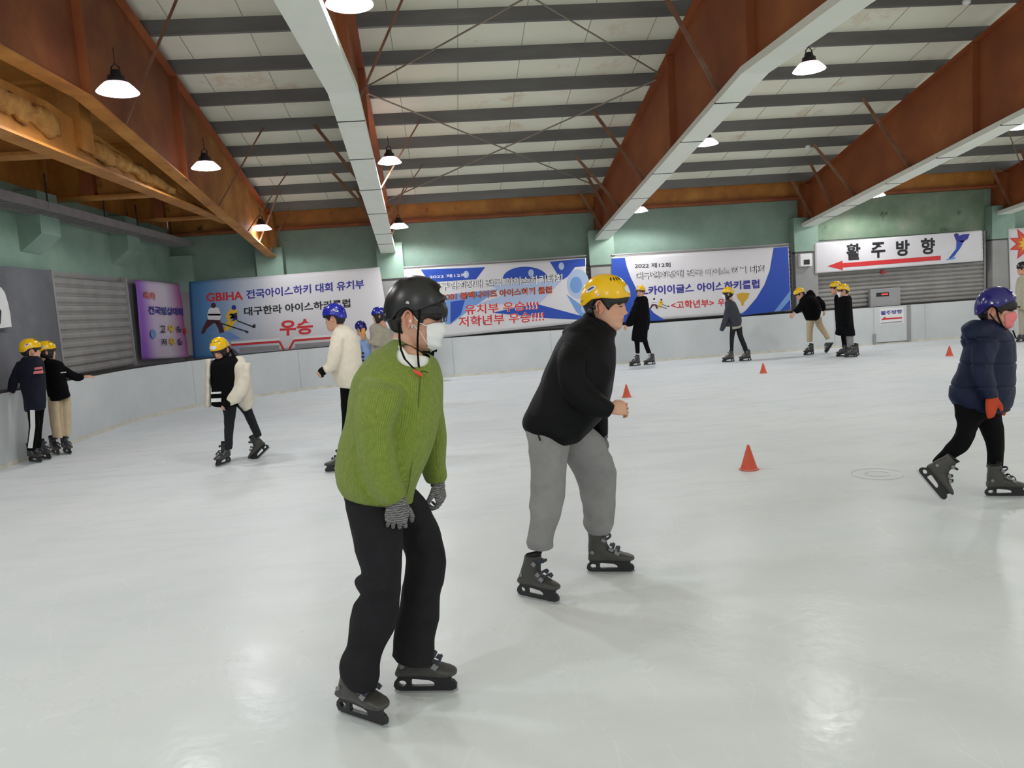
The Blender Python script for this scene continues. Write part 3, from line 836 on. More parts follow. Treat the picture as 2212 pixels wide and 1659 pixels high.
# roller shutters
def shutter(label, x0, x1, y, z0, z1, pitch, plane='Y'):
    s = empty('roller_shutter', (x0, y, z0) if plane == 'Y' else (y, x0, z0), label, 'shutter')
    bm = BM()
    n = int((z1 - z0) / pitch)
    pr = []
    for i in range(n):
        z = z0 + i * pitch
        pr += [(0, z), (-.03, z + pitch * .22), (-.036, z + pitch * .5), (-.03, z + pitch * .76), (0, z + pitch * .92)]
    rings = []
    for u in (x0, x1):
        rings.append([bm.verts.new((u, y + o, z) if plane == 'Y' else (y - o, u, z)) for o, z in pr])
    for i in range(len(pr) - 1):
        bm.faces.new((rings[0][i], rings[1][i], rings[1][i + 1], rings[0][i + 1]))
    fixn(bm)
    obj('curtain', bm, M['shutter'], s)
    for u in (x0 - .05, x1):
        bm = BM()
        if plane == 'Y': box(bm, u, u + .05, y - .06, y + .02, z0, z1)
        else: box(bm, y - .02, y + .06, u, u + .05, z0, z1)
        obj('guide_rail', bm, M['grey_col'], s)
    return s
shutter('grey roller shutter of narrow slats below the red arrow banner', 9.40, 13.9, YW - .06, ZB + .016, ZT, .108)
shutter('wide slatted grey roller shutter on the left wall beside the purple banner', 12.9, 15.7, XL + .06, ZB + .016, ZT, .15, 'X')
for k, (x0, x1) in enumerate(((-1.0, 3.6), (4.2, 8.75))):
    shutter('grey roller shutter behind the ' + ('blue and white banner' if k == 0 else 'banner with the gold trophy'), x0, x1, YW - .06, ZB + .016, ZT, .108)
# purple banner on the left wall
XP = -6.12
pb = empty('banner', onX(350, 690, XP), 'purple and pink banner hanging on the left wall near the corner', 'banner', 'banners on the rink walls')
P4 = [onX(293, 604, XP), onX(400, 616, XP), onX(411, 771, XP), onX(308, 777, XP)]
V, F = [], []
NX, NZ = 20, 24
for j in range(NZ + 1):
    for i in range(NX + 1):
        s_, t_ = i / NX, j / NZ
        p = (P4[0] * (1 - s_) + P4[1] * s_) * (1 - t_) + (P4[3] * (1 - s_) + P4[2] * s_) * t_
        V.append(p + Vector((-.006 + .02 * noise.noise((p.y, p.z * 2, 3)), 0, 0)))
for j in range(NZ):
    for i in range(NX):
        a = j * (NX + 1) + i; F.append((a, a + NX + 1, a + NX + 2, a + 1))
cl = arr_obj('cloth', V, F, None, pb)
cl.data.materials.append(fade('purple_pink_print', [(.0, (104, 66, 160)), (.16, (146, 92, 188)), (.34, (206, 186, 212)), (.62, (214, 204, 214)), (.85, (190, 140, 180)), (1, (160, 60, 130))], 'Y', 1 / 2.9, .5))
sm = cl.modifiers.new('thick', 'SOLIDIFY'); sm.thickness = .004
def ptext(s, u0, u1, v0, v1, m, bold=.02):
    f = lambda u, v: (P4[0] * (1 - u) + P4[1] * u) * (1 - v) + (P4[3] * (1 - u) + P4[2] * u) * v
    lettering(s, f(u0, v1), f(u1, v1), f(u0, v0), M[m], pb, 'lettering', bold, Vector((.022, 0, 0)))
ptext('축하', .1, .32, .14, .24, 'p_orange', .02)
ptext('전국빙상대회', .16, .88, .32, .43, 'p_navy', .03)
ptext('고', .36, .47, .57, .66, 'p_ink', .02); ptext('우', .52, .65, .56, .67, 'p_yellow', .06); ptext('승', .7, .82, .57, .66, 'p_ink', .02)
ptext('저', .36, .47, .74, .83, 'p_ink', .02); ptext('우', .52, .65, .73, .84, 'p_yellow', .06); ptext('승', .7, .82, .74, .83, 'p_ink', .02)
ptext('●', .17, .27, .62, .74, 'p_sky', .03); ptext('●', .86, .93, .60, .68, 'p_red', .02)
# grey curtain and white sign on the left wall
V, F = [], []
n = 60
for t_ in (0, 1):
    for j in (ZB - .02, ZT - .02):
        for i in range(n + 1):
            y = 3 + (12.8 - 3) * i / n
            V.append((XL + .13 + .05 * noise.noise((y * 1.4, j * .2, 2)) + t_ * .01, y, j))
for t_ in (0, 1):
    o_ = t_ * 2 * (n + 1)
    for i in range(n): F.append((o_ + i, o_ + i + 1, o_ + n + 2 + i, o_ + n + 1 + i))
tag(arr_obj('curtain', V, F, M['fabric']), 'dark grey fabric sheet covering the left wall behind the two leaning skaters', 'curtain')
ws = empty('wall_sign', onX(0, 660, XL + .22), 'white round cornered sign cut by the left edge of the photo', 'sign')
bm = BM()
pts = [(-60, 612), (0, 621), (8, 632), (15, 655), (20, 680), (23, 706), (-60, 716)]
prism(bm, [onX(x, y, XL + .22) for x, y in pts], (.015, 0, 0)); fixn(bm); obj('panel', bm, M['white_pl'], ws)
bm = BM(); prism(bm, [onX(x, y, XL + .24) for x, y in ((-14, 650), (3, 672), (1, 700), (-14, 703))], (.002, 0, 0)); obj('print_shape', fixn(bm), M['p_ink'], ws)
# vent box on a column, gate with signs, display box
vb = empty('vent_box', onY(1740, 562, 18.55), 'small white vent box with black grille on the column beside the red arrow banner', 'vent')
p = onY(1740, 562, 18.55)
bm = BM(); box(bm, p.x - .15, p.x + .15, 18.50, 18.62, p.z - .15, p.z + .16); obj('case', bm, M['white_pl'], vb)
bm = BM(); box(bm, p.x - .07, p.x + .08, 18.492, 18.505, p.z - .11, p.z + .01); obj('grille', bm, M['black'], vb)
gt = empty('rink_gate', (11.2, YB, 0), 'white gate in the rink boards with a small red arrow sign', 'gate')
bm = BM(); box(bm, 10.74, 11.66, YB - .02, YB - .001, .05, ZB); obj('panel', bm, M['boards'], gt)
bm = BM(); box(bm, 11.60, 11.70, YB - .03, YB - .019, .02, ZB); obj('hinge_strip', bm, M['grey_pl'], gt)
bm = BM(); box(bm, 10.70, 10.78, YB - .03, YB - .019, .02, .28); obj('hinge_strip', bm, M['grey_pl'], gt)
bm = BM(); box(bm, 10.74, 11.66, YB - .024, YB - .019, .04, .055); obj('gap_line', bm, M['dark_ledge'], gt)
def Zg(p): return (1860 + p[0] / 9.757, 590 + p[1] / 9.757)
wpoly([Zg(p) for p in ((390, 750), (890, 720), (905, 1050), (400, 1085))], YB - .021, M['p_plainwhite'], gt, 'sign_sheet', .001)
wtext('활주방향', Zg((415, 885)), Zg((865, 848)), Zg((410, 800)), YB - .021, M['p_navy'], gt, .03, .004)
wpoly([Zg(p) for p in ((415, 992), (490, 925), (520, 925), (515, 948), (865, 925), (868, 955), (500, 985))], YB - .021, M['p_red'], gt, 'red_arrow', .003)
wline(Zg((415, 1058)), Zg((870, 1018)), 2.2, YB - .021, M['grey_pl'], gt, 'small_print')
db = empty('display_box', onY(1910, 650, YB + .14), 'grey display box with glowing red digits standing on the ledge over the gate', 'display')
P0, P1, P2 = onY(1879, 663, YB + .14), onY(1943, 657, YB + .14), onY(1878, 625, YB + .14)
bm = BM(); box(bm, P0.x, P1.x, YB + .1, YB + .2, ZB + .012, P2.z); obj('case', bm, M['grey_pl'], db)
q0, q1 = onY(1893, 641, YB + .1), onY(1920, 631, YB + .1)
bm = BM(); box(bm, q0.x, q1.x, YB + .09, YB + .101, q0.z, q1.z); obj('screen', bm, M['p_ink'], db)
M['led'] = NT('glowing_red_digits').set(Base__Color=srgb(230, 60, 50), Emission__Color=srgb(255, 70, 60), Emission__Strength=1.5)
lettering('88', (q0.x + .13, YB + .089, q0.z + .03), (q1.x - .03, YB + .089, q0.z + .03), (q0.x + .13, YB + .089, q1.z - .03), M['led'], db, 'digits', .04, Vector((0, -.003, 0)))
bm = BM(); bar(bm, onY(1908, 588, YW - .1), onY(1908, 588, YW - .16), .05, 12)
tag(obj('alarm_bell', bm, M['p_red']), 'small red round alarm on the shutter under the red arrow banner', 'alarm')
# ceiling detectors
for (px, py), y, lab in (((1745, 322), 16.2, 'small white ceiling sensor beside the fly braces of the beam over the red arrow banner'), ((2088, 10), 10.8, 'small white ceiling sensor near the top right corner of the photo')):
    c = onY(px, py, y)
    bm = BM(); lathe(bm, [(.01, .0), (.05, .01), (.06, .05), (.03, .08)], c, 16); tag(obj('ceiling_sensor', fixn(bm), M['white_pl'], None, True), lab, 'sensor')
# black bag on the ledge
c = onX(8, 838, -5.95)
V, F = [], []
bm = BM(); bmesh.ops.create_icosphere(bm, subdivisions=3, radius=1)
for v in bm.verts:
    k = 1 + .18 * noise.noise(v.co * 2)
    v.co = Vector((c.x + v.co.x * .11 * k, 10.05 + v.co.y * .42 * k, ZB + .09 + max(v.co.z, -.7) * .1 * k))
tag(obj('bag', bm, plain('black_bag_cloth', (20, 20, 22), .8), None, True), 'black bag lying on the ledge at the left edge behind the leaning skaters', 'bag')
# cones
def cone_proto():
    c = empty('traffic_cone')
    bm = BM(); lathe(bm, [(.105, .012), (.104, .016), (.016, .315), (.010, .32), (.004, .32)], n=32); obj('body', fixn(bm), M['cone'], c, True)
    bm = BM(); lathe(bm, [(.118, 0), (.125, .004), (.122, .012), (.10, .013)], n=32); obj('base', fixn(bm), M['cone'], c, True)
    bm = BM(); lathe(bm, [(.119, .0122), (.1195, .016), (.108, .018), (.105, .0122)], n=32); obj('rim', fixn(bm), M['cone_rim'], c, True)
    return c
cp = cone_proto()
for i, (px, py, hpx, lab) in enumerate(((1618, 1014, 54, 'largest orange cone, on open ice left of the navy coat child'), (1354, 858, 28, 'orange cone just right of the black jacket skater\'s hand'), (1649, 806, 22, 'orange cone on the ice near the white masked skater by the trophy banner'), (2051, 769, 22, 'orange cone behind the navy coat child, near the boards'))):
    c = cp if i == 0 else copy_tree(cp)
    g_ = ground(px, py); c.location = g_
    s_ = hpx * (g_ - CAM).dot(fwd) / FPX / .32
    c.scale = (s_ * 1.0, s_ * 1.0, s_)
    tag(c, lab, 'cone', 'orange training cones')
# faint purple doodle frozen in the ice
dg = empty('ice_marking', ground(1900, 1024), 'faint purple swirl drawn on the ice beside the navy coat child', 'marking')
M['doodle'] = flat('faint_purple_ink', (212, 208, 226))
for rx, n_ in ((.20, 40), (.09, 30)):
    g0 = ground(1895, 1024)
    bm = BM(); ring = []
    for k in range(n_):
        a = 2 * math.pi * k / n_ * .93
        ring.append([bm.verts.new(g0 + Vector((rr * math.cos(a), rr * math.sin(a), .0015))) for rr in (rx, rx + .008)])
    for a, b in zip(ring, ring[1:]): bm.faces.new((a[0], a[1], b[1], b[0]))
    obj('stroke', fixn(bm), M['doodle'], dg)
# ================================================================== skaters
def cr(P, n):
    """Catmull-Rom resampling of rows of numbers"""
    P = np.asarray(P, float)
    m = len(P)
    out = []
    Q = np.vstack([2 * P[0] - P[1], P, 2 * P[-1] - P[-2]])
    for i in range(m - 1):
        a, b, c, d = Q[i:i + 4]
        for k in range(n):
            t = k / n
            out.append(.5 * (2 * b + (c - a) * t + (2 * a - 5 * b + 4 * c - d) * t * t + (3 * b - a - 3 * c + d) * t ** 3))
    out.append(P[-1])
    return np.array(out)
FV = np.array(fwd)
class Fig:
    def __init__(s, label, foot, d=None, group='skaters'):
        g = ground(*foot)
        s.d = d if d else (g - CAM).dot(fwd)
        s.root = empty('person', (g.x, g.y, 0), label, 'person', group)
        s.px = FPX / s.d
        s.body = []
        c = W(foot[0], foot[1], 1.0) - CAM; c.z = 0
        s.fv = np.array(c.normalized())
    def P(s, x, y, dd=0):
        return W(x, y, s.d + dd)
    def tube(s, nodes, seg=28, sub=6, k=1.0, cap=.4, ex=2.0):
        """nodes: photo outline pairs (xl, yl, xr, yr, depth offset, half depth)"""
        rows = []
        for n in nodes:
            xl, yl, xr, yr, dd, b = n
            L, Rr = np.array(s.P(xl, yl, dd)), np.array(s.P(xr, yr, dd))
            rows.append(np.r_[(L + Rr) / 2, (Rr - L) / 2 * k, b * k])
        rows = cr(rows, sub)
        rings = []
        def capring(r, nb, sgn):
            t = r[:3] - nb[:3]
            t /= max(np.linalg.norm(t), 1e-9)
            rad = min(np.linalg.norm(r[3:6]), r[6]) * cap
            res = []
            for q in (.5, .8, .97):
                x = r.copy(); x[:3] += t * rad * q; sc = math.sqrt(1 - q * q); x[3:] *= sc
                res.append(x)
            return res
        first, last = capring(rows[0], rows[1], 1), capring(rows[-1], rows[-2], 1)
        rows = np.vstack([first[::-1], rows, last])
        V = []
        for r in rows:
            for j in range(seg):
                a = 2 * math.pi * j / seg
                c, sn = math.cos(a), math.sin(a)
                c, sn = math.copysign(abs(c) ** (2 / ex), c), math.copysign(abs(sn) ** (2 / ex), sn)
                V.append(r[:3] + r[3:6] * c + s.fv * r[6] * sn)
        F = []
        m = len(rows)
        for i in range(m - 1):
            for j in range(seg):
                F.append((i * seg + j, i * seg + (j + 1) % seg, (i + 1) * seg + (j + 1) % seg, (i + 1) * seg + j))
        F.append(tuple(range(seg))[::-1]); F.append(tuple((m - 1) * seg + j for j in range(seg)))
        return [np.array(V), F, rows]
    def garment(s, name, tubes, mat, voxel=.006, smooth=6, wr=0.0, wscale=6.0, stretch=(1, 1, 1), parent=None, ribs=None, body=True, extra=None):
        if body:
            s.body += tubes
        o = fuse(name, tubes, voxel, smooth, mat, parent or s.root, extra)
        if wr:
            wrinkle(o.data, wr, wscale, stretch, Vector(o.parent.location))
        if ribs:
            rib_attr(o.data, tubes, ribs, np.array(o.parent.location))
        return o
    def skin(s, head, extra, voxel=.004, mat=None, smooth=3):
        """one continuous body: head, neck, hands and everything under the clothes"""
        parts = []
        for t in s.body:
            V, F, rows = t
            seg = len(V) // len(rows)
            V2 = V.copy()
            for i, r in enumerate(rows):
                V2[i * seg:(i + 1) * seg] = r[:3] + (V[i * seg:(i + 1) * seg] - r[:3]) * .58
            parts.append([V2, F, rows])
        o = fuse('body', parts + extra + ([head] if head else []), voxel, smooth, mat or M['skin'], s.root)
        return o
def fuse(name, parts, voxel, smooth, mat, parent, extra=None):
    V, F, n = [], [], 0
    for p in parts:
        V.append(np.asarray(p[0])); F += [tuple(i + n for i in f) for f in p[1]]; n += len(p[0])
    V = np.vstack(V) - np.array(off(parent))
    me = bpy.data.meshes.new('tmp')
    me.from_pydata(V.tolist(), [], F)
    bm = BM(); bm.from_mesh(me)
    # every closed tube gets outward normals so that overlaps are a union
    bmesh.ops.recalc_face_normals(bm, faces=bm.faces)
    bm.to_mesh(me); bm.free()
    o = bpy.data.objects.new('tmp', me); COL.objects.link(o)
    m = o.modifiers.new('r', 'REMESH'); m.mode = 'VOXEL'; m.voxel_size = voxel; m.use_smooth_shade = True
    if smooth:
        m = o.modifiers.new('s', 'SMOOTH'); m.factor = .5; m.iterations = smooth
    res = evaluated(o)
    bpy.data.objects.remove(o); bpy.data.meshes.remove(me)
    res.name = name
    return link(name, res, mat, parent, True)
def wrinkle(me, amp, scale, stretch, loc):
    n = len(me.vertices)
    co = np.empty(n * 3); me.vertices.foreach_get('co', co); co = co.reshape(-1, 3)
    no = np.empty(n * 3); me.vertices.foreach_get('normal', no); no = no.reshape(-1, 3)
    st = Vector(stretch)
    d = np.empty(n)
    for i in range(n):
        p = Vector(co[i]) + loc
        q = Vector((p.x * st.x, p.y * st.y, p.z * st.z)) * scale
        q += Vector((noise.noise(q * .5 + Vector((3, 1, 7))), noise.noise(q * .5 + Vector((9, 4, 2))), 0)) * .7
        v = noise.noise(q)
        d[i] = (1 - abs(v) * 2.2) * .7 + noise.noise(q * 2.3) * .35
    co += no * ((d - d.mean()) * amp)[:, None]
    me.vertices.foreach_set('co', co.ravel())
    me.update()
def rib_attr(me, tubes, counts, loc):
    """angle around the source tube, kept as sine and cosine, times the rib count"""
    rowsall = []
    for ti, t in enumerate(tubes):
        for r in t[2]:
            rowsall.append((ti, r))
    n = len(me.vertices)
    co = np.empty(n * 3); me.vertices.foreach_get('co', co); co = co.reshape(-1, 3) + loc
    K = len(tubes)
    best = np.full((K, n), 1e9); ca = np.zeros((K, n)); sa = np.zeros((K, n))
    for ti, r in rowsall:
        d = co - r[:3]
        a = r[3:6]; la = np.linalg.norm(a) + 1e-9
        u = d @ a / (la * la); v = d @ FV / (r[6] + 1e-9)
        t = np.cross(a / la, FV)
        h = (d @ t)
        rad = np.sqrt(u * u + v * v)
        e = (rad - 1) ** 2 * (la * r[6]) + h * h * 2.0
        m = e < best[ti]
        best[ti][m] = e[m]; ca[ti][m] = (u / (rad + 1e-9))[m]; sa[ti][m] = (v / (rad + 1e-9))[m]
    lab = np.argmin(best, 0)
    E = np.empty(len(me.edges) * 2, int); me.edges.foreach_get('vertices', E); E = E.reshape(-1, 2)
    sc = np.stack([(lab == k).astype(float) for k in range(K)])
    for it in range(40):
        nw = sc.copy(); c = np.ones(n)
        np.add.at(c, E[:, 0], 1); np.add.at(c, E[:, 1], 1)
        for k in range(K):
            np.add.at(nw[k], E[:, 0], sc[k][E[:, 1]]); np.add.at(nw[k], E[:, 1], sc[k][E[:, 0]])
        sc = nw / c
    lab = np.argmax(sc, 0)
    ix = np.arange(n)
    same = lab[E[:, 0]] == lab[E[:, 1]]
    E2 = E[same]
    ca, sa = ca[lab, ix][None], sa[lab, ix][None]
    for it in range(10):
        c = np.ones(n); na, ns = ca[0].copy(), sa[0].copy()
        np.add.at(c, E2[:, 0], 1); np.add.at(c, E2[:, 1], 1)
        np.add.at(na, E2[:, 0], ca[0][E2[:, 1]]); np.add.at(na, E2[:, 1], ca[0][E2[:, 0]])
        np.add.at(ns, E2[:, 0], sa[0][E2[:, 1]]); np.add.at(ns, E2[:, 1], sa[0][E2[:, 0]])
        ca, sa = (na / c)[None], (ns / c)[None]
    ca, sa = ca[0], sa[0]; cnt = np.array(counts, float)[lab]
    fade = np.clip((sc.max(0) - .52) * 3.2, 0, 1)
    for nm, val in (('rc', ca), ('rs', sa), ('rn', cnt), ('rf', fade)):
        at = me.attributes.new(nm, 'FLOAT', 'POINT'); at.data.foreach_set('value', val.astype(np.float32))

# ------------------------------------------------------------------ materials of the skaters
def skin_mat():
    t = NT('skin')
    c = t.ramp(t.noise(9, 4), [(.3, srgb(206, 156, 130)), (.7, srgb(216, 168, 142))])
    at = t.n('Attribute', _attribute_name='lip')
    c = t.mix(at.outputs['Fac'], c, srgb(150, 84, 78))
    at2 = t.n('Attribute', _attribute_name='flush')
    c = t.mix(at2.outputs['Fac'], c, srgb(204, 132, 112))
    return t.set(Base__Color=c, Roughness=.5, Specular__IOR__Level=.35)
M['skin'] = skin_mat()
M['hair'] = plain('black_hair', (22, 19, 18), .5, var=.2, bump=.35, bscale=90)
def knit(name, rgb, dark):
    t = NT(name)
    a = [t.n('Attribute', _attribute_name=k).outputs['Fac'] for k in ('rc', 'rs', 'rn')]
    ang = t.math('ARCTAN2', a[1], a[0])
    h = t.math('SINE', t.math('MULTIPLY', ang, a[2]))
    h = t.math('MULTIPLY', h, t.n('Attribute', _attribute_name='rf').outputs['Fac'])
    h = t.math('MULTIPLY_ADD', h, .5, .5)
    c = t.mix(t.math('MULTIPLY', t.math('SUBTRACT', 1.0, h), .55), srgb(*rgb), srgb(*dark))
    c = t.mix(.35, c, t.ramp(t.noise(60, 4), [(.3, srgb(*dark)), (.7, srgb(*rgb))]))
    t.bump(h, .7, .004)
    return t.set(Base__Color=c, Roughness=.85, Specular__IOR__Level=.2, Sheen__Weight=.15)
M['knit'] = knit('green_rib_knit', (138, 156, 68), (98, 114, 40))
def cloth_mat(name, rgb, rough=.8, var=.12, bump=.15, bscale=220, sheen=.0, spec=.25):
    t = NT(name)
    c = srgb(*rgb)
    t.set(Base__Color=t.ramp(t.noise(14, 4), [(.3, tuple(x * (1 - var) for x in c[:3])), (.7, tuple(min(1, x * (1 + var)) for x in c[:3]))]), Roughness=rough, Specular__IOR__Level=spec, Sheen__Weight=sheen)
    t.bump(t.noise(bscale, 2), bump, .002)
    return t.m
M['denim'] = cloth_mat('black_denim', (31, 29, 33), .85, bump=.3)
M['jk_black'] = cloth_mat('black_jacket_nylon', (11, 11, 14), .6, spec=.15)
M['coat_black'] = cloth_mat('black_coat_cloth', (11, 11, 14), .85, spec=.1)
M['sweat'] = cloth_mat('grey_sweatpants', (140, 139, 139), .9, .08)
M['navy'] = cloth_mat('navy_puffer', (20, 29, 56), .55, spec=.2)
M['trk_black'] = cloth_mat('black_track_pants', (12, 12, 14), .85, spec=.1)
M['tee'] = cloth_mat('white_tee', (232, 232, 228), .8, .03)
M['cream'] = cloth_mat('cream_fleece', (226, 216, 198), .95, .05, sheen=.2)
M['white_coat'] = cloth_mat('off_white_padded_coat', (216, 208, 192), .75, .06)
M['khaki'] = cloth_mat('pale_khaki_cloth', (170, 164, 146), .8, .08)
M['beige'] = cloth_mat('beige_trousers', (200, 180, 148), .85, .06)
M['dark_grey'] = cloth_mat('dark_grey_jacket', (56, 58, 66), .7, .1)
M['charcoal'] = cloth_mat('charcoal_trousers', (34, 35, 40), .8)
M['navy_coat'] = cloth_mat('dark_navy_coat', (22, 24, 40), .75)
M['pale_blue'] = cloth_mat('pale_blue_cloth', (142, 168, 214), .8, .06)
M['mask_white'] = cloth_mat('white_mask_fabric', (232, 233, 232), .75, .02, .05)
M['mask_pink'] = cloth_mat('pink_mask_fabric', (232, 132, 134), .75, .03, .05)
M['mitten'] = cloth_mat('orange_red_mitten', (190, 72, 44), .85, .1)
M['mitten_y'] = cloth_mat('orange_yellow_mitten', (222, 160, 84), .85, .1)
def stripes():
    t = NT('grey_striped_glove')
    wv = t.n('TexWave', Scale=34, Distortion=5.0, Detail=3, Detail__Scale=2.5, _bands_direction='Z')
    t.l(t.co(), wv.inputs['Vector'])
    c = t.ramp(wv.outputs['Fac'], [(.1, srgb(72, 72, 76)), (.5, srgb(108, 107, 108)), (.95, srgb(142, 140, 139))])
    t.bump(wv.outputs['Fac'], .3, .003)
    return t.set(Base__Color=c, Roughness=.9)
M['glove'] = stripes()
def shell(name, rgb, rough):
    return NT(name).set(Base__Color=srgb(*rgb), Roughness=rough, Specular__IOR__Level=.5, Coat__Weight=.0)
M['h_black'] = shell('black_helmet_shell', (24, 24, 27), .32)
M['h_yellow'] = shell('yellow_helmet_shell', (236, 186, 14), .22)
M['h_blue'] = shell('blue_helmet_shell', (30, 40, 160), .25)
M['h_navy'] = shell('dark_blue_helmet_shell', (36, 30, 110), .2)
M['boot'] = plain('charcoal_skate_shell', (66, 64, 62), .45, var=.12, bump=.05)
M['holder'] = plain('black_blade_holder', (26, 26, 28), .4, var=.05)
M['buckle'] = plain('grey_skate_buckle', (136, 136, 138), .4, .2)
M['liner'] = plain('black_skate_liner', (18, 18, 20), .8)
M['strap_blue'] = plain('blue_black_strap', (36, 42, 60), .6)
M['redclip'] = plain('red_clip', (222, 68, 40), .45, var=.03)
M['glass'] = NT('clear_spectacle_lens').set(Base__Color=(.9, .93, .95, 1), Roughness=.05, Transmission__Weight=.9, IOR=1.1, Alpha=.35)

# ------------------------------------------------------------------ head
ZP = [-.118, -.105, -.09, -.068, -.052, -.035, -.01, .01, .022, .035, .06, .09, .11, .125, .133]
FP = [.066, .088, .0985, .0955, .1000, .0980, .0970, .0960, .0950, .1005, .098, .080, .057, .030, .004]
BP = [.010, .0, -.018, -.046, -.064, -.078, -.094, -.100, -.103, -.105, -.104, -.088, -.066, -.036, -.004]
WP = [.020, .034, .047, .057, .062, .066, .0705, .073, .0745, .0755, .075, .062, .048, .028, .004]
def hp(z, A):
    return float(np.interp(z, ZP, A))
def G(x, z, x0, z0, sx, sz):
    return math.exp(-((x - x0) / sx) ** 2 - ((z - z0) / sz) ** 2)
def hpoint(th, z, o=0.0, nose=True):
    """surface of the head, th from the face (0) round to the back; local x side, y face, z up"""
    f, b, wd = hp(z, FP) + o, hp(z, BP) - o, hp(z, WP) + o
    c = (f + b) / 2; ly = (f - b) / 2
    c_, s_ = math.cos(th), math.sin(th)
    ex = 2.35
    y = c + ly * math.copysign(abs(c_) ** (2 / ex), c_)
    x = wd * math.copysign(abs(s_) ** (2 / ex), s_)
    if y > 0 and nose:
        a = abs(x)
        y += .0135 * G(x, z, 0, .002, .0085, .020) + .0205 * G(x, z, 0, -.020, .0105, .0105) + .010 * G(a, z, .0125, -.024, .007, .008)
        y -= .0085 * G(a, z, .031, .013, .016, .010) - .0055 * G(a, z, .032, .010, .010, .006)
        y += .0035 * G(a, z, .036, -.012, .016, .014) + .003 * G(a, z, .030, .030, .018, .006)
        y += .0062 * G(x, z, 0, -.0475, .020, .0052) + .0066 * G(x, z, 0, -.0595, .017, .0056) - .0045 * G(x, z, 0, -.0535, .022, .0022)
        y -= .003 * G(x, z, 0, -.0365, .005, .008)
    return Vector((x, y, z))
def head_mesh(nth=72, nz=64):
    V, F = [], []
    zs = np.linspace(-.117, .1325, nz)
    for z in zs:
        for j in range(nth):
            # finer spacing over the face
            u = j / nth * 2 - 1
            th = math.pi * (u * .62 + .38 * u ** 3)
            V.append(hpoint(th, z))
    for i in range(nz - 1):
        for j in range(nth):
            F.append((i * nth + j, i * nth + (j + 1) % nth, (i + 1) * nth + (j + 1) % nth, (i + 1) * nth + j))
    F.append(tuple(range(nth))[::-1]); F.append(tuple((nz - 1) * nth + j for j in range(nth)))
    return np.array([v[:] for v in V]), F
HEADV, HEADF = head_mesh()
def ear_parts():
    out = []
    for s in (-1, 1):
        def tube(pts, r):
            bm = BM(); path_tube(bm, pts, r, 8)
            bm.verts.index_update()
            V = np.array([v.co[:] for v in bm.verts]); F = [tuple(v.index for v in f.verts) for f in bm.faces]
            bm.free(); out.append((V, F))
        x = .077 * s
        rim = []
        for k in range(15):
            a = R(-60 + 290 * k / 14)
            rim.append((x + s * (.010 + .008 * (math.cos(a) < 0) * abs(math.cos(a))), -.009 + .0155 * math.cos(a) - .004 * math.sin(a), .004 + .030 * math.sin(a)))
        tube(rim, .0042)
        tube([(x + s * .004, -.001, -.018), (x + s * .007, -.006, -.026), (x + s * .006, -.002, -.034)], [.006, .0075, .005])
        bm = BM(); disc(bm, (x - s * .006, -.009, .0), (s, -.25, 0), .014, 16, .010, .026, (0, 0, 1)); bm.verts.index_update()
        out.append((np.array([v.co[:] for v in bm.verts]), [tuple(v.index for v in f.verts) for f in bm.faces])); bm.free()
        tube([(x + s * .001, .003, .012), (x + s * .008, -.009, .008), (x + s * .008, -.011, -.008), (x + s * .004, .001, -.016)], .0032)
    return out
EARS = ear_parts()
def head_matrix(pos, yaw, nod=0, tilt=0, sc=1.0):
    """yaw 0 looks straight away from the photographer, -90 to the right, 90 to the left; nod bows the face down"""
    yaw -= math.degrees(math.atan2(pos[0], pos[1]))
    return Matrix.Translation(pos) @ Matrix.Rotation(R(yaw), 4, 'Z') @ Matrix.Rotation(R(-nod), 4, 'X') @ Matrix.Rotation(R(tilt), 4, 'Y') @ Matrix.Scale(sc, 4)
def xf(Mx, V):
    A = np.array(Mx)
    return np.asarray(V) @ A[:3, :3].T + A[:3, 3]
def head_tubes(Mx, ears=True):
    res = [[xf(Mx, HEADV), HEADF, None]]
    if ears:
        res += [[xf(Mx, V), F, None] for V, F in EARS]
    # neck
    V, F = [], []
    nz, n = 8, 20
    for i in range(nz + 1):
        t = i / nz
        z = -.05 - .16 * t; y = -.012 - .045 * t
        for j in range(n):
            a = 2 * math.pi * j / n
            V.append((.054 * math.cos(a) * (1 + .12 * t), y + .058 * math.sin(a), z))
    for i in range(nz):
        for j in range(n):
            F.append((i * n + j, i * n + (j + 1) % n, (i + 1) * n + (j + 1) % n, (i + 1) * n + j))
    F.append(tuple(range(n))); F.append(tuple(nz * n + j for j in range(n)))
    res.append([xf(Mx, V), F, None])
    return res
def face_attr(o, Mx):
    """lips and flushed ears and cheeks are skin colour of the person itself"""
    me = o.data
    n = len(me.vertices)
    co = np.empty(n * 3); me.vertices.foreach_get('co', co); co = co.reshape(-1, 3) + np.array(off(o.parent))
    L = xf(Mx.inverted(), co)
    x, y, z = L.T
    lip = np.exp(-(x / .022) ** 4) * (np.abs(z + .0535) < .0095) * (y > .086)
    ear = (np.abs(x) > .0735) & (np.abs(z) < .04) & (y < .02) & (y > -.03)
    chk = np.exp(-((np.abs(x) - .045) / .022) ** 2 - ((z + .015) / .024) ** 2) * (y > .03) * .35
    for nm, val in (('lip', lip.astype(np.float32) * .75), ('flush', np.maximum(ear * .7, chk).astype(np.float32))):
        at = me.attributes.new(nm, 'FLOAT', 'POINT'); at.data.foreach_set('value', val)
def shell_grid(fn, nu, nv, closed=True):
    V, F = [], []
    for i in range(nv + 1):
        for j in range(nu):
            V.append(fn(j / nu, i / nv))
    for i in range(nv):
        for j in range(nu if closed else nu - 1):
            F.append((i * nu + j, i * nu + (j + 1) % nu, (i + 1) * nu + (j + 1) % nu, (i + 1) * nu + j))
    return V, F
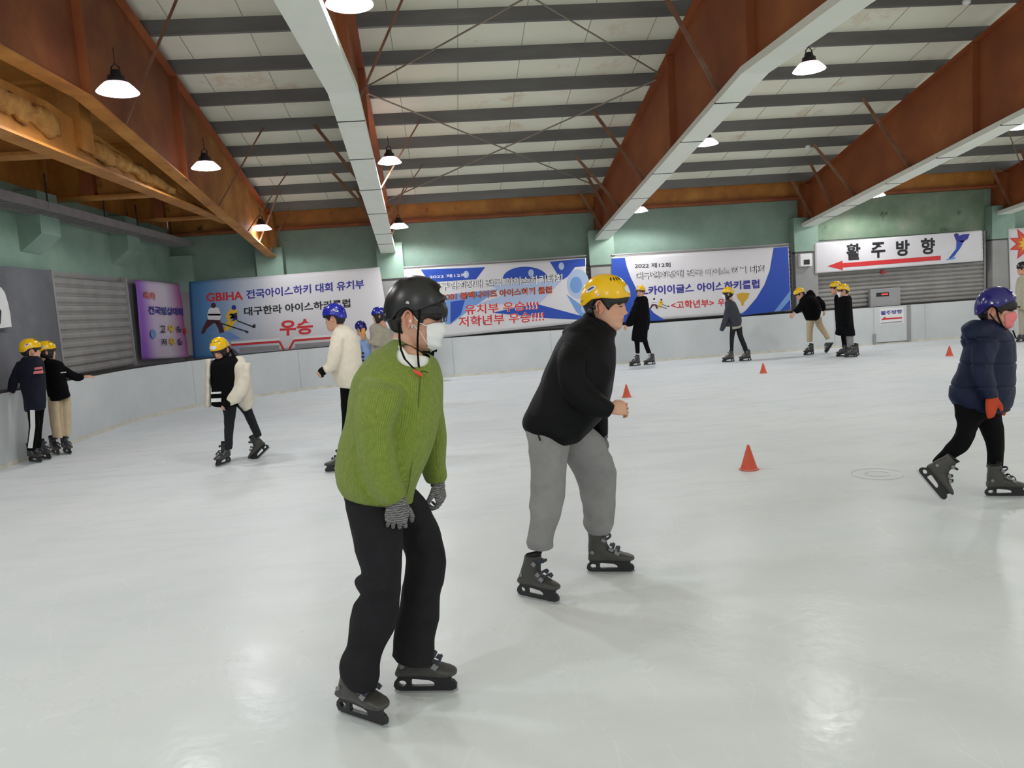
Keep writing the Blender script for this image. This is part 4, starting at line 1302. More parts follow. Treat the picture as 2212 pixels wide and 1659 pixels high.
def hair(fig, Mx, style='short', mat=None):
    """cap of hair: thick where hair grows, sunk into the head where it does not"""
    nth, nz = 96, 60
    V, F = [], []
    zs = np.linspace(-.112, .136, nz)
    for z in zs:
        for j in range(nth):
            th = 2 * math.pi * j / nth - math.pi
            a = abs(math.degrees(th))
            # lower limit of the hair round the head
            if style == 'short':
                lim = np.interp(a, [0, 8, 22, 36, 46, 56, 66, 74, 84, 95, 108, 125, 180], [.050, .048, .026, .020, .026, .020, .004, -.014, .014, .040, .012, -.050, -.062]) + .004 * noise.noise(Vector((th * 14, 0, 3)))
            elif style == 'fringe':
                lim = np.interp(a, [0, 25, 40, 52, 62, 72, 82, 95, 108, 125, 180], [.012, .011, .013, .016, .008, -.012, .012, .040, .010, -.055, -.066]) + .004 * noise.noise(Vector((th * 14, 0, 3)))
            else:
                lim = np.interp(a, [0, 25, 40, 55, 75, 100, 125, 180], [.03, .028, .01, -.05, -.10, -.11, -.11, -.11])
            e = (z - lim) / .010
            t = .011 * max(-1, min(1, e)) if e < 1 else .011
            t += .0035 * noise.noise(Vector((th * 9, z * 30, 1))) + (.002 * math.sin(th * 60 + z * 80) if e > 0 else 0)
            if style != 'short' and a > 60 and z < .0: t += .006
            if a < 70 and e > -.3: t += (.012 if style == 'fringe' else .008) * math.cos(math.radians(a * 1.28)) * min(1, (e + .3))
            p = hpoint(th, min(z, .1325), t, False)
            p.z += max(0, z - .11) * .3
            V.append(p)
    for i in range(nz - 1):
        for j in range(nth):
            F.append((i * nth + j, i * nth + (j + 1) % nth, (i + 1) * nth + (j + 1) % nth, (i + 1) * nth + j))
    F.append(tuple((nz - 1) * nth + j for j in range(nth))); F.append(tuple(range(nth))[::-1])
    return arr_obj('hair', xf(Mx, [v[:] for v in V]), F, mat or M['hair'], fig.root)
def helmet_mesh(kind):
    # rim height round the head, degrees from the face
    if kind == 'skate':
        rim = ([0, 30, 62, 84, 98, 112, 128, 150, 180], [.094, .088, .058, .034, .048, .034, -.012, -.022, -.020])
        a_, b_, top, zc, yo = .104, .128, .172, .03, .002
    else:
        rim = ([0, 30, 60, 90, 115, 135, 150, 180], [.064, .060, .050, .050, .038, .006, -.002, .002])
        a_, b_, top, zc, yo = .102, .128, .168, .035, .001
    nu, nv = 96, 26
    def fn(u, v, o=0.0):
        th = 2 * math.pi * u
        dg = abs(math.degrees(math.atan2(math.sin(th), math.cos(th))))
        zr = np.interp(dg, *rim)
        ph0 = math.asin(max(-.6, min(.9, (zr - zc) / (top - zc))))
        ph = ph0 + (math.pi / 2 - ph0) * v
        cph = abs(math.cos(ph if ph > 0 else ph * .75)) ** .86
        z = zc + (top - zc + o) * math.sin(ph)
        return ((a_ + o) * cph * math.sin(th), yo + (b_ + o) * cph * math.cos(th), z)
    V, F = shell_grid(lambda u, v: fn(u, v), nu, nv)
    Vi, Fi = shell_grid(lambda u, v: fn(u, v, -.010), nu, nv)
    n = len(V)
    F2 = [f for f in F] + [tuple(i + n for i in f[::-1]) for f in Fi]
    for j in range(nu):
        F2.append((j, n + j, n + (j + 1) % nu, (j + 1) % nu))
    me = bpy.data.meshes.new('helmet')
    me.from_pydata([tuple(p) for p in V + Vi], [], F2)
    me.update()
    me.polygons.foreach_set('use_smooth', [True] * len(me.polygons))
    me.materials.append(None)
    return me, fn
HM = {k: helmet_mesh(k) for k in ('skate', 'vent')}
def patch(name, fn, u0, u1, v0, v1, lift, mat, parent, Mx, shape=None, n=10):
    """sticker or slot lying on the helmet shell"""
    V, F = [], []
    for i in range(n + 1):
        for j in range(n + 1):
            s, t = j / n * 2 - 1, i / n * 2 - 1
            if shape == 'oval':
                s, t = s * math.sqrt(max(0, 1 - t * t / 2)), t * math.sqrt(max(0, 1 - s * s / 2))
            V.append(fn(((u0 + u1) / 2 + (u1 - u0) / 2 * s) % 1, (v0 + v1) / 2 + (v1 - v0) / 2 * t, lift))
    for i in range(n):
        for j in range(n):
            a = i * (n + 1) + j; F.append((a, a + 1, a + n + 2, a + n + 1))
    return arr_obj(name, xf(Mx, V), F, mat, parent)
def helmet(fig, Mx, kind, mat, detail=2, back=0):
    me, fn = HM[kind]
    o = bpy.data.objects.new('helmet', me); COL.objects.link(o)
    o.parent = fig.root
    o.matrix_basis = Matrix.Translation(-off(fig.root)) @ Mx
    o.material_slots[0].link = 'OBJECT'; o.material_slots[0].material = mat
    # children use helmet local coordinates
    I = Matrix.Identity(4)
    def sub(x):
        return x
    def P_(name, *a, **k):
        V = patch(name, fn, *a, None, I, **k)
        V.parent = o
        return V
    P_('front_label', -.085, .085, .10, .36, .0022, M['white_pl'], shape='oval')
    if detail:
        for s in (1, -1):
            P_('rivet', *((.262 * s) % 1, (.280 * s) % 1) if s > 0 else (-.280, -.262), .06, .11, .003, M['steel'], shape='oval', n=4)
            P_('rivet', *((.395, .413) if s > 0 else (-.413, -.395)), .08, .125, .003, M['steel'], shape='oval', n=4)
            if kind == 'vent':
                for q in range(5):
                    u = (.19 - q * .034) * s
                    P_('vent_slot', u - .008, u + .008, .50 + q * .012, .66 + q * .008, .0016, M['black'], shape='oval', n=6)
                P_('logo_sticker', *((.30, .375) if s > 0 else (-.375, -.30)), .22, .36, .0022, M['white_pl'], shape='oval')
                P_('logo_print', *((.312, .363) if s > 0 else (-.363, -.312)), .26, .33, .003, M['p_navy'], shape='oval')
            else:
                for u in (.12, .22, .32, .42):
                    P_('vent_slot', u * s - .012, u * s + .012, .66, .72, .0016, M['black'], shape='oval', n=6)
    return o
def face_mask(fig, Mx, mat, flat_=False):
    """cloth mask over nose, mouth and chin with two ear loops"""
    V, F = [], []
    nu, nv = 36, 22
    for i in range(nv + 1):
        t = i / nv
        z = .006 - t * .128
        for j in range(nu + 1):
            s = j / nu * 2 - 1
            th = s * R(66 - 8 * (1 - t))
            zz = z - .018 * abs(s) ** 2 * (1 - t) + .02 * abs(s) * t
            o = .007 + .020 * math.exp(-(s / .42) ** 2) * (math.exp(-((t - .25) / .25) ** 2) * .8 + .35)
            o += .0016 * math.sin(t * 26) * (1 - abs(s)) * (0 if flat_ else 1) + .002 * noise.noise(Vector((s * 4, t * 5, 2)))
            p = hpoint(th, max(min(zz, .03), -.1169), o, False)
            if zz < -.11: p.y -= (-.11 - zz) * .6; p.z = zz
            V.append(p)
    for i in range(nv):
        for j in range(nu):
            a = i * (nu + 1) + j; F.append((a, a + 1, a + nu + 2, a + nu + 1))
    m = arr_obj('face_mask', xf(Mx, [v[:] for v in V]), F, mat, fig.root)
    sm = m.modifiers.new('thick', 'SOLIDIFY'); sm.thickness = .002
    for s in (1, -1):
        bm = BM()
        for i in (1, nv - 3):
            e = V[i * (nu + 1) + (nu if s > 0 else 0)]
            path_tube(bm, [Mx @ e, Mx @ ((e + Vector((.084 * s, .014, .0))) / 2 + Vector((.010 * s, 0, 0))), Mx @ Vector((.083 * s, .012, .012 if i == 1 else -.016))], .0016, 6)
        l = obj('ear_loop', bm, mat, m)
    return m
def face_bits(fig, Mx, eyes=True):
    for s in (1, -1):
        if eyes:
            bm = BM()
            pts = [Mx @ (hpoint(0, .012) * 0 + Vector((s * x, 0, z)) + Vector((0, yy, 0))) for x, yy, z in ((.0215, .0925, .0105), (.027, .0935, .0125), (.033, .0915, .0128), (.0395, .0860, .0112), (.043, .0805, .0085))]
            path_tube(bm, pts, [.0012, .0026, .0028, .0022, .001], 6)
            obj('eye', bm, M['hair'], fig.root, True)
        bm = BM()
        path_tube(bm, [Mx @ Vector((s * x, y, z)) for x, y, z in ((.016, .1035, .0275), (.025, .1030, .031), (.036, .0965, .0315), (.047, .0835, .027))], [.0022, .003, .0028, .001], 6)
        obj('eyebrow', bm, M['hair'], fig.root, True)

# ------------------------------------------------------------------ hands
def hand(wrist, fdir, back, size=.185, curl=(25, 35, 25), spread=6, thumb=1, tc=30, fat=1.0, ff=.86):
    """palm, four unequal bent fingers and a thumb leaving the side of the palm; fdir points to the finger tips, back out of the back of the hand"""
    f = Vector(fdir).normalized(); n = Vector(back); n = (n - f * n.dot(f)).normalized(); x = f.cross(n) * thumb
    w_ = Vector(wrist); k = size / .185
    parts = []
    def tubeV(pts, rads, flat_=1.0):
        nseg = 10; V, F = [], []
        pts = [Vector(p) for p in pts]
        full_p, full_r = [], []
        for i, p in enumerate(pts):
            full_p.append(p); full_r.append(rads[i])
        t0 = (pts[0] - pts[1]).normalized(); t1 = (pts[-1] - pts[-2]).normalized()
        e_ = 1.0 if flat_ == 1.0 else flat_ * .5
        full_p = [pts[0] + t0 * rads[0] * .8 * e_] + full_p + [pts[-1] + t1 * rads[-1] * .55 * e_, pts[-1] + t1 * rads[-1] * .9 * e_]
        full_r = [rads[0] * .4] + full_r + [rads[-1] * .8, rads[-1] * .35]
        for i, p in enumerate(full_p):
            t = (full_p[min(i + 1, len(full_p) - 1)] - full_p[max(i - 1, 0)]).normalized()
            u = (x - t * x.dot(t)).normalized(); v = t.cross(u)
            for j in range(nseg):
                a = 2 * math.pi * j / nseg
                V.append(p + u * math.cos(a) * full_r[i] + v * math.sin(a) * full_r[i] * flat_)
        for i in range(len(full_p) - 1):
            for j in range(nseg):
                F.append((i * nseg + j, i * nseg + (j + 1) % nseg, (i + 1) * nseg + (j + 1) % nseg, (i + 1) * nseg + j))
        F.append(tuple(range(nseg))[::-1]); F.append(tuple((len(full_p) - 1) * nseg + j for j in range(nseg)))
        parts.append([np.array([q[:] for q in V]), F, None])
    g = lambda a, b, c=0: w_ + (x * a + f * b + n * c) * k
    tubeV([g(0, -.05), g(0, .0), g(.002, .03), g(.002, .058), g(0, .080)], [v * k * fat for v in (.026, .027, .038, .042, .039)], .42)
    for i, (ox, ln, rd) in enumerate(((.029, .072, .0088), (.010, .080, .0092), (-.010, .074, .0086), (-.028, .058, .0076))):
        a = R((1.5 - i) * spread)
        d = (f * math.cos(a) + x * math.sin(a)).normalized()
        p = g(ox, .080, .002); pts = [g(ox * .9, .055), p]; c_ = 0
        for q, fr in enumerate((.46, .30, .24)):
            c_ += R(curl[q] * (1 + .08 * i))
            dd = d * math.cos(c_) - n * math.sin(c_)
            p = p + dd * ln * fr * k
            pts.append(p)
        tubeV(pts, [v * k * fat * ff for v in (rd * .9, rd * 1.05, rd, rd * .92, rd * .8)])
    d1 = (f * .72 + x * .62 - n * .25).normalized(); d2 = (f * math.cos(R(tc)) + x * .35 - n * math.sin(R(tc))).normalized()
    p0 = g(.022, .018, -.006); p1 = p0 + d1 * .040 * k; p2 = p1 + d2 * .034 * k; p3 = p2 + (d2 * .9 - x * .3).normalized() * .024 * k
    tubeV([p0, p1, p2, p3], [v * k * fat for v in (.014, .0118, .0102, .0085)])
    return parts

# ------------------------------------------------------------------ skates: toe towards +x, blade on z = 0
def skate_parts():
    out = {}
    V, F = [], []
    parts = []
    def loft(rings, n=24, ex=2.3):
        V, F = [], []
        for (cx_, cy_, cz_), ax, hw, up, hh in rings:
            for j in range(n):
                a = 2 * math.pi * j / n
                c, s = math.cos(a), math.sin(a)
                c, s = math.copysign(abs(c) ** (2 / ex), c), math.copysign(abs(s) ** (2 / ex), s)
                V.append(np.array((cx_, cy_, cz_)) + np.array(ax) * hw * c + np.array(up) * hh * s)
        for i in range(len(rings) - 1):
            for j in range(n):
                F.append((i * n + j, i * n + (j + 1) % n, (i + 1) * n + (j + 1) % n, (i + 1) * n + j))
        F.append(tuple(range(n))[::-1]); F.append(tuple((len(rings) - 1) * n + j for j in range(n)))
        return [np.array(V), F, None]
    Y, Zv, X = (0, 1, 0), (0, 0, 1), (1, 0, 0)
    foot = []
    for x, hw, zb, zt in ((-.125, .016, .085, .105), (-.122, .028, .079, .125), (-.105, .036, .077, .15), (-.07, .037, .077, .165), (-.02, .038, .078, .160), (.03, .043, .078, .145), (.07, .048, .078, .128), (.105, .046, .079, .118), (.130, .036, .081, .110), (.142, .022, .085, .103), (.146, .008, .089, .098)):
        foot.append(((x, 0, (zb + zt) / 2), Y, hw, Zv, (zt - zb) / 2))
    parts.append(loft(foot))
    cuff = []
    for z, x0, x1, hw in ((.10, -.12, .02, .036), (.14, -.124, .012, .040), (.175, -.122, -.006, .042), (.205, -.118, -.014, .043), (.235, -.118, -.020, .045), (.250, -.120, -.026, .046)):
        cuff.append((((x0 + x1) / 2, 0, z), X, (x1 - x0) / 2, Y, hw))
    parts.append(loft(cuff))
    out['boot'] = parts
    return out
SKP = skate_parts()
_tmp = empty('tmp_root')
SK_BOOT = fuse('ice_skate', SKP['boot'], .0035, 4, M['boot'], _tmp)
SK = {'boot': SK_BOOT.data}
bpy.data.objects.remove(SK_BOOT); bpy.data.objects.remove(_tmp)
def mesh_from(bm, name, mat, smooth=False):
    me = bpy.data.meshes.new(name); bm.to_mesh(me); bm.free(); me.materials.append(mat)
    if smooth: me.polygons.foreach_set('use_smooth', [True] * len(me.polygons))
    return me
def curve_plate(outline, holes, half, name, mat):
    """plate in the XZ plane with real holes"""
    c = bpy.data.curves.new(name, 'CURVE'); c.dimensions = '2D'; c.fill_mode = 'BOTH'; c.extrude = half
    for pts in [outline] + holes:
        sp = c.splines.new('POLY'); sp.points.add(len(pts) - 1)
        for q, (x, z) in zip(sp.points, pts): q.co = (x, z, 0, 1)
        sp.use_cyclic_u = True
    o = bpy.data.objects.new(name, c); COL.objects.link(o)
    me = evaluated(o); bpy.data.objects.remove(o)
    me.transform(Matrix.Rotation(R(90), 4, 'X'))
    me.materials.clear(); me.materials.append(mat); me.name = name
    return me
def ov(cx_, cz_, rx, rz, n=16):
    return [(cx_ + rx * math.cos(2 * math.pi * k / n), cz_ + rz * math.sin(2 * math.pi * k / n)) for k in range(n)]
SK['holder'] = curve_plate([(-.120, .082), (-.118, .070), (-.134, .052), (-.138, .034), (-.130, .018), (-.11, .012), (.12, .012), (.140, .022), (.142, .040), (.132, .054), (.118, .062), (.125, .082)],
                           [ov(-.098, .046, .018, .013)[::-1], [(-.060, .036), (-.058, .062), (-.050, .066), (.02, .060), (.040, .052), (.046, .040), (.040, .034), (-.052, .032)]], .009, 'blade_holder', M['holder'])
SK['blade'] = curve_plate([(-.140, .012), (-.136, .004), (-.12, .0), (.12, .0), (.142, .008), (.146, .020), (.140, .020), (.12, .015), (-.12, .015)], [], .0022, 'blade', M['steel'])
RIV = []
for side in (1, -1):
    bm = BM(); disc(bm, (-.096, side * .0405, .140), (0, side, 0), .011, 16, .004)
    RIV.append(mesh_from(bm, 'ankle_rivet', M['buckle']))
STR = []
for (x, z, hw, ang) in ((-.022, .222, .044, 15), (.020, .166, .041, 40), (.052, .145, .046, 30)):
    bm = BM()
    n = 14; rings = []
    dx, dz = math.cos(R(ang + 90)) * .011, math.sin(R(ang + 90)) * .011
    for k in range(n + 1):
        a = R(-15 + 210 * k / n)
        cy_, up = hw * 1.03 * math.cos(a), (.016 if x > 0 else .012) * math.sin(a)
        px_, pz_ = x + up * math.sin(R(ang)) + (.034 * max(0, math.sin(a)) if x < 0 else 0), z - .012 + up * math.cos(R(ang)) * 1.3 + .004
        rings.append([bm.verts.new((px_ + sgn * dx * .8 + o_ * .004 * math.sin(R(ang)), cy_ * (1 + o_ * .06), pz_ + sgn * dz * .5 + o_ * .005)) for sgn, o_ in ((-1, 0), (1, 0), (1, 1), (-1, 1))])
    for a, b in zip(rings, rings[1:]):
        for q in range(4): bm.faces.new((a[q], a[(q + 1) % 4], b[(q + 1) % 4], b[q]))
    bm.faces.new(rings[0]); bm.faces.new(rings[-1][::-1]); fixn(bm)
    STR.append(mesh_from(bm, 'strap', M['strap_blue']))
BUC = []
for (x, z, y) in ((-.026, .215, .046), (.016, .158, .043), (.048, .138, .048)):
    for side in (1, -1):
        bm = BM()
        vs = box(bm, x - .014, x + .014, side * y - .004, side * y + .004, z - .010, z + .010)
        bmesh.ops.rotate(bm, verts=vs, cent=(x, side * y, z), matrix=Matrix.Rotation(R(25), 3, 'Y'))
        BUC.append(mesh_from(bm, 'buckle', M['buckle']))
bm = BM(); 
for z0, z1, g_ in ((.246, .268, .0),):
    ringA = []
    for z, k in ((.235, .9), (.262, .97), (.268, .93), (.262, .86), (.235, .8)):
        ringA.append([bm.verts.new((-.071 + .048 * k * math.cos(2 * math.pi * j / 24), .045 * k * math.sin(2 * math.pi * j / 24), z + .012 * math.cos(2 * math.pi * j / 24))) for j in range(24)])
    for a, b in zip(ringA, ringA[1:]):
        for j in range(24): bm.faces.new((a[j], a[(j + 1) % 24], b[(j + 1) % 24], b[j]))
fixn(bm)
SK['liner'] = mesh_from(bm, 'liner', M['liner'], True)
def flexed(me, k):
    m = me.copy()
    for v in m.vertices:
        if v.co.z > .10: v.co.x += k * (v.co.z - .10)
    return m
SKF = {}
def skate(fig, mid, toe, up=(0, 0, 1), sc=1.0, detail=True, flex=0, top=True):
    """mid: centre of the blade bottom, toe: a point ahead of it"""
    x = (Vector(toe) - Vector(mid)).normalized(); z = Vector(up); z = (z - x * z.dot(x)).normalized(); y = z.cross(x)
    Mx = Matrix(((x.x, y.x, z.x, 0), (x.y, y.y, z.y, 0), (x.z, y.z, z.z, 0), (0, 0, 0, 1))) @ Matrix.Scale(sc, 4)
    fl = lambda me: me if not flex else SKF.setdefault((me.name, flex), flexed(me, flex))
    o = bpy.data.objects.new('ice_skate', fl(SK['boot'])); COL.objects.link(o); o.parent = fig.root
    o.matrix_basis = Matrix.Translation(Vector(mid) - off(fig.root)) @ Mx
    def ch(me, nm):
        c = bpy.data.objects.new(nm, fl(me)); COL.objects.link(c); c.parent = o
    ch(SK['holder'], 'blade_holder'); ch(SK['blade'], 'blade')
    ch(SK['liner'], 'liner')
    if detail:
        for s_ in RIV: ch(s_, 'ankle_rivet')
        for s_ in (STR if top else STR[1:]): ch(s_, 'strap')
        for s_ in (BUC if top else BUC[2:]): ch(s_, 'buckle')
    return o
def skate_g(fig, heel, toe, lean=(0, 0, 1), sc=None, detail=True, flex=0, top=True):
    a, b = ground(*heel), ground(*toe)
    return skate(fig, (a + b) / 2, b, lean, sc or 1.0, detail, flex, top)

def cut_open(o, c, r, ax=None, below=9.0):
    """open a neckline: remove the cloth inside a ball"""
    bm = BM(); bm.from_mesh(o.data); c = Vector(c) - off(o.parent)
    dele = [v for v in bm.verts if (v.co - c).length < r]
    bmesh.ops.delete(bm, geom=dele, context='VERTS')
    for it in range(30):
        mv = {}
        for v in bm.verts:
            ed = [e.other_vert(v) for e in v.link_edges if e.is_boundary]
            if len(ed) == 2: mv[v] = v.co * .4 + (ed[0].co + ed[1].co) * .3
        for v, p in mv.items(): v.co = p
    bm.to_mesh(o.data); bm.free()
M['strap'] = plain('black_webbing', (15, 15, 17), .85, spec=.1, var=.05)
# ------------------------------------------------------------------ skater in the green sweater
def ears_bud(fig, Mx, s):
    bm = BM(); bmesh.ops.create_icosphere(bm, subdivisions=2, radius=.008)
    path_tube(bm, [(0, 0, 0), (.004, .004, -.006), (.003, .008, -.026)], .0036, 8)
    for v in bm.verts: v.co = Mx @ (Vector((s * .0805, .001, -.004)) + Vector((s * v.co.x, v.co.y, v.co.z)))
    obj('earbud', bm, M['white_pl'], fig.root, True)
f1 = Fig('person in a green ribbed knit sweater, black helmet and white mask', (840, 1525), 3.22)
dn, df = gdepth(785, 1550) - f1.d, gdepth(920, 1497) - f1.d
torso = f1.tube([(852, 730, 912, 762, 0, .06), (834, 743, 936, 772, 0, .095), (799, 764, 947, 790, .01, .135), (770, 806, 953, 822, .01, .185), (755, 850, 953, 866, .01, .21), (746, 905, 946, 915, .0, .21),
                 (733, 960, 930, 968, .0, .205), (725, 1008, 908, 1024, .0, .205), (727, 1040, 898, 1056, .0, .20), (738, 1062, 892, 1080, .0, .185)], seg=40, cap=.12, ex=2.3)
sl_n = f1.tube([(788, 812, 878, 836, -.13, .07), (774, 836, 876, 848, -.172, .086), (767, 880, 866, 880, -.20, .085), (766, 932, 850, 930, -.215, .08), (770, 985, 853, 972, -.22, .078), (780, 1028, 860, 1012, -.22, .075), (795, 1062, 872, 1044, -.215, .07), (812, 1086, 878, 1060, -.21, .058), (824, 1094, 876, 1070, -.21, .045)], seg=32, cap=.15)
sl_f = f1.tube([(905, 800, 952, 800, .10, .08), (908, 850, 956, 850, .17, .085), (905, 905, 960, 900, .20, .08), (905, 955, 964, 955, .20, .075), (908, 1000, 962, 998, .19, .07), (915, 1030, 966, 1026, .18, .055), (922, 1044, 963, 1040, .175, .042)], seg=32, cap=.15)
sw = f1.garment('sweater', [torso, sl_n, sl_f], M['knit'], .005, 5, .012, 5, (1, 1, .55), ribs=[150, 60, 60])
cut_open(sw, f1.P(893, 768, -.085), .068)
tee = f1.garment('tee', [f1.tube([(853, 734, 911, 766, 0, .058), (836, 747, 934, 776, 0, .09), (803, 768, 943, 794, .01, .127), (776, 810, 948, 826, .01, .172), (770, 860, 938, 870, .01, .18)], seg=40, cap=.12, ex=2.3)], M['tee'], .006, 4, body=False)
cut_open(tee, f1.P(893, 745, -.04), .066)
# hem and cuff bands
legs_n = f1.tube([(742, 1060, 880, 1066, -.02, .13), (745, 1085, 880, 1100, -.05, .125), (752, 1120, 874, 1140, -.09, .115), (768, 1190, 868, 1196, -.11, .105), (781, 1240, 868, 1234, -.11, .098), (767, 1258, 869, 1258, -.11, .10), (780, 1284, 867, 1286, dn, .090), (764, 1310, 862, 1318, dn, .09), (755, 1352, 852, 1354, dn, .088), (747, 1396, 832, 1400, dn, .086), (735, 1426, 824, 1434, dn - .02, .105), (735, 1448, 822, 1454, dn - .03, .11), (742, 1470, 816, 1474, dn - .03, .10)], seg=32, cap=.1)
legs_f = f1.tube([(790, 1060, 898, 1058, .06, .12), (815, 1090, 922, 1084, .10, .115), (848, 1140, 945, 1130, .13, .105), (868, 1180, 958, 1172, .14, .10), (878, 1208, 963, 1208, df, .094), (874, 1240, 960, 1244, df, .09), (868, 1275, 952, 1280, df, .088), (860, 1330, 946, 1335, df, .086), (849, 1372, 940, 1376, df - .01, .09), (844, 1418, 936, 1426, df - .02, .09)], seg=32, cap=.1)
f1.garment('trousers', [legs_n, legs_f], M['denim'], .006, 4, .012, 6, (1, 1, .9))
Mh1 = head_matrix(f1.P(896, 690, .02), -101, 11, 0, 1.08)
g_n = hand(f1.P(855, 1080, -.21), (-.06, .05, -1), (.12, -1, .1), .20, (30, 62, 45), 7, -1, 30, 1.08)
g_f = hand(f1.P(946, 1040, .175), (.10, 0, -1), (.95, -.45, .05), .19, (30, 50, 40), 8, 1, 35, 1.08)
w_n = f1.tube([(835, 1068, 872, 1060, -.21, .033), (834, 1094, 880, 1090, -.21, .032)], seg=28, cap=.3)
w_f = f1.tube([(928, 1026, 958, 1026, .175, .03), (930, 1050, 962, 1052, .175, .03)], seg=28, cap=.3)
f1.garment('glove', g_n + [w_n], M['glove'], .003, 2, body=False)
f1.garment('glove', g_f + [w_f], M['glove'], .003, 2, body=False)
b = f1.skin(None, head_tubes(Mh1), .004); face_attr(b, Mh1)
hair(f1, Mh1, 'fringe'); face_bits(f1, Mh1, False)
h = helmet(f1, Mh1, 'skate', M['h_black']); face_mask(f1, Mh1, M['mask_white']); ears_bud(f1, Mh1, 1); ears_bud(f1, Mh1, -1)
# fringe of hair under the helmet brim
def fringe(fig, Mx, pts):
    bm = BM()
    for (x0, y0, z0, x1, y1, z1) in pts:
        a, c = Vector((x0, y0, z0)), Vector((x1, y1, z1)); m = (a + c) / 2 + Vector((0, .012, .004))
        path_tube(bm, [Mx @ a, Mx @ m, Mx @ c], [.010, .009, .002], 7)
    obj('fringe', bm, M['hair'], fig.root, True)
fr = []
for k in range(15):
    th = R(-62 + 124 * k / 14); p = hpoint(th, .06, .006, False); q = hpoint(th, .020 + .010 * abs(math.sin(k * 2.3)), .010, False)
    fr.append((p.x, p.y, p.z, q.x, q.y, q.z))
gl = obj('glasses', (lambda bm: (path_tube(bm, [Mh1 @ Vector((s * .066, (.115), .022 + dz)) for s, dz in ((1, .012), (1, -.016), (.08, -.016), (.08, .012), (1, .012))], .0022, 6),
     path_tube(bm, [Mh1 @ Vector((-s * .066, (.115), .022 + dz)) for s, dz in ((1, .012), (1, -.016), (.08, -.016), (.08, .012), (1, .012))], .0022, 6),
     path_tube(bm, [Mh1 @ Vector((.066, .115, .030)), Mh1 @ Vector((.079, .09, .030)), Mh1 @ Vector((.081, .01, .026)), Mh1 @ Vector((.079, -.01, .012))], .0024, 6),
     path_tube(bm, [Mh1 @ Vector((-.066, .115, .030)), Mh1 @ Vector((-.079, .09, .030)), Mh1 @ Vector((-.081, .01, .026)), Mh1 @ Vector((-.079, -.01, .012))], .0024, 6), bm)[-1])(BM()), M['black'], f1.root, True)
for s in (1, -1):
    bm = BM(); prism(bm, [Mh1 @ Vector((s * x, .1145, .022 + z)) for x, z in ((.008, .011), (.064, .011), (.064, -.015), (.008, -.015))], Mh1.to_3x3() @ Vector((0, .001, 0)))
    obj('lens', fixn(bm), M['glass'], gl)
# chin straps hanging loose
def strap(fig, pts, hw, name='chin_strap', mat='strap', parent=None):
    bm = BM(); flatbar(bm, [fig.P(*p) for p in pts], Vector(CR) * hw, Vector(fwd) * .0012); return obj(name, fixn(bm), M[mat], parent or fig.root)
strap(f1, [(907, 666, -.09), (905, 690, -.105), (902, 730, -.11), (902, 760, -.11), (904, 785, -.12), (906, 804, -.13)], .0042)
strap(f1, [(862, 697, -.08), (863, 730, -.10), (866, 755, -.13), (874, 775, -.16), (890, 792, -.17), (905, 806, -.16)], .0045)
strap(f1, [(905, 806, -.155), (915, 801, -.15), (924, 805, -.145)], .004)
bm = BM(); flatbar(bm, [f1.P(894, 800, -.165), f1.P(904, 806, -.165), f1.P(912, 810, -.16)], Vector((0, 0, .0075)), Vector(fwd) * .003); obj('buckle', fixn(bm), M['redclip'], f1.root)
bm = BM(); path_tube(bm, [f1.P(856, 733, .0), f1.P(864, 752, -.07), f1.P(880, 772, -.095), f1.P(897, 788, -.085), f1.P(910, 790, -.03), f1.P(915, 775, .03), f1.P(900, 748, .06), f1.P(872, 730, .05), f1.P(856, 733, .0)], .011, 10)
obj('tee_collar', bm, M['tee'], f1.root, True)
M['zip'] = plain('olive_zip_tape', (74, 86, 34), .7)
# zip line
strap(f1, [(908, 812, -.16), (905, 860, -.185), (900, 920, -.185), (893, 980, -.18), (884, 1040, -.17), (880, 1066, -.16)], .0016, 'zip', 'zip')
skate_g(f1, (738, 1540), (830, 1571), (-.02, 0, 1), 1.0, flex=.42, top=False)
skate_g(f1, (850, 1496), (990, 1495), (-.03, 0, 1), 1.0, flex=.34, top=False)

# ------------------------------------------------------------------ skater in the black jacket
f2 = Fig('person in a black padded jacket and grey sweatpants, one bare hand swung forward', (1240, 1265), 4.42)
dn, df = gdepth(1162, 1296) - f2.d, gdepth(1320, 1238) - f2.d
t2 = f2.tube([(1262, 678, 1318, 702, 0, .085), (1250, 694, 1331, 716, 0, .10), (1222, 714, 1326, 732, 0, .16), (1200, 750, 1329, 755, .0, .20), (1183, 783, 1330, 788, 0, .215), (1169, 823, 1325, 826, 0, .215), (1156, 850, 1316, 864, 0, .21), (1140, 880, 1302, 897, 0, .205), (1130, 908, 1285, 918, 0, .20), (1132, 924, 1268, 936, 0, .195), (1150, 936, 1246, 954, 0, .17)], seg=40, cap=.15, ex=2.3)
s2n = f2.tube([(1214, 742, 1290, 750, -.12, .08), (1201, 772, 1272, 780, -.18, .085), (1202, 812, 1266, 806, -.21, .082), (1212, 846, 1276, 826, -.225, .078), (1234, 876, 1294, 844, -.235, .074), (1270, 897, 1312, 858, -.24, .066), (1296, 902, 1324, 868, -.245, .056), (1311, 903, 1329, 874, -.25, .042)], seg=32, cap=.2)
s2f = f2.tube([(1255, 775, 1318, 780, .12, .08), (1262, 830, 1318, 835, .18, .08), (1272, 880, 1316, 885, .19, .07), (1280, 920, 1315, 916, .185, .06), (1290, 946, 1314, 938, .18, .045)], seg=28, cap=.2)
hood = f2.tube([(1218, 712, 1236, 742, 0, .06), (1230, 700, 1262, 742, 0, .13), (1258, 686, 1292, 728, 0, .12), (1285, 690, 1300, 716, 0, .08)], seg=28, cap=.5)
f2.garment('jacket', [t2, s2n, s2f, hood], M['jk_black'], .006, 3, .014, 5, (1, 1, .8))
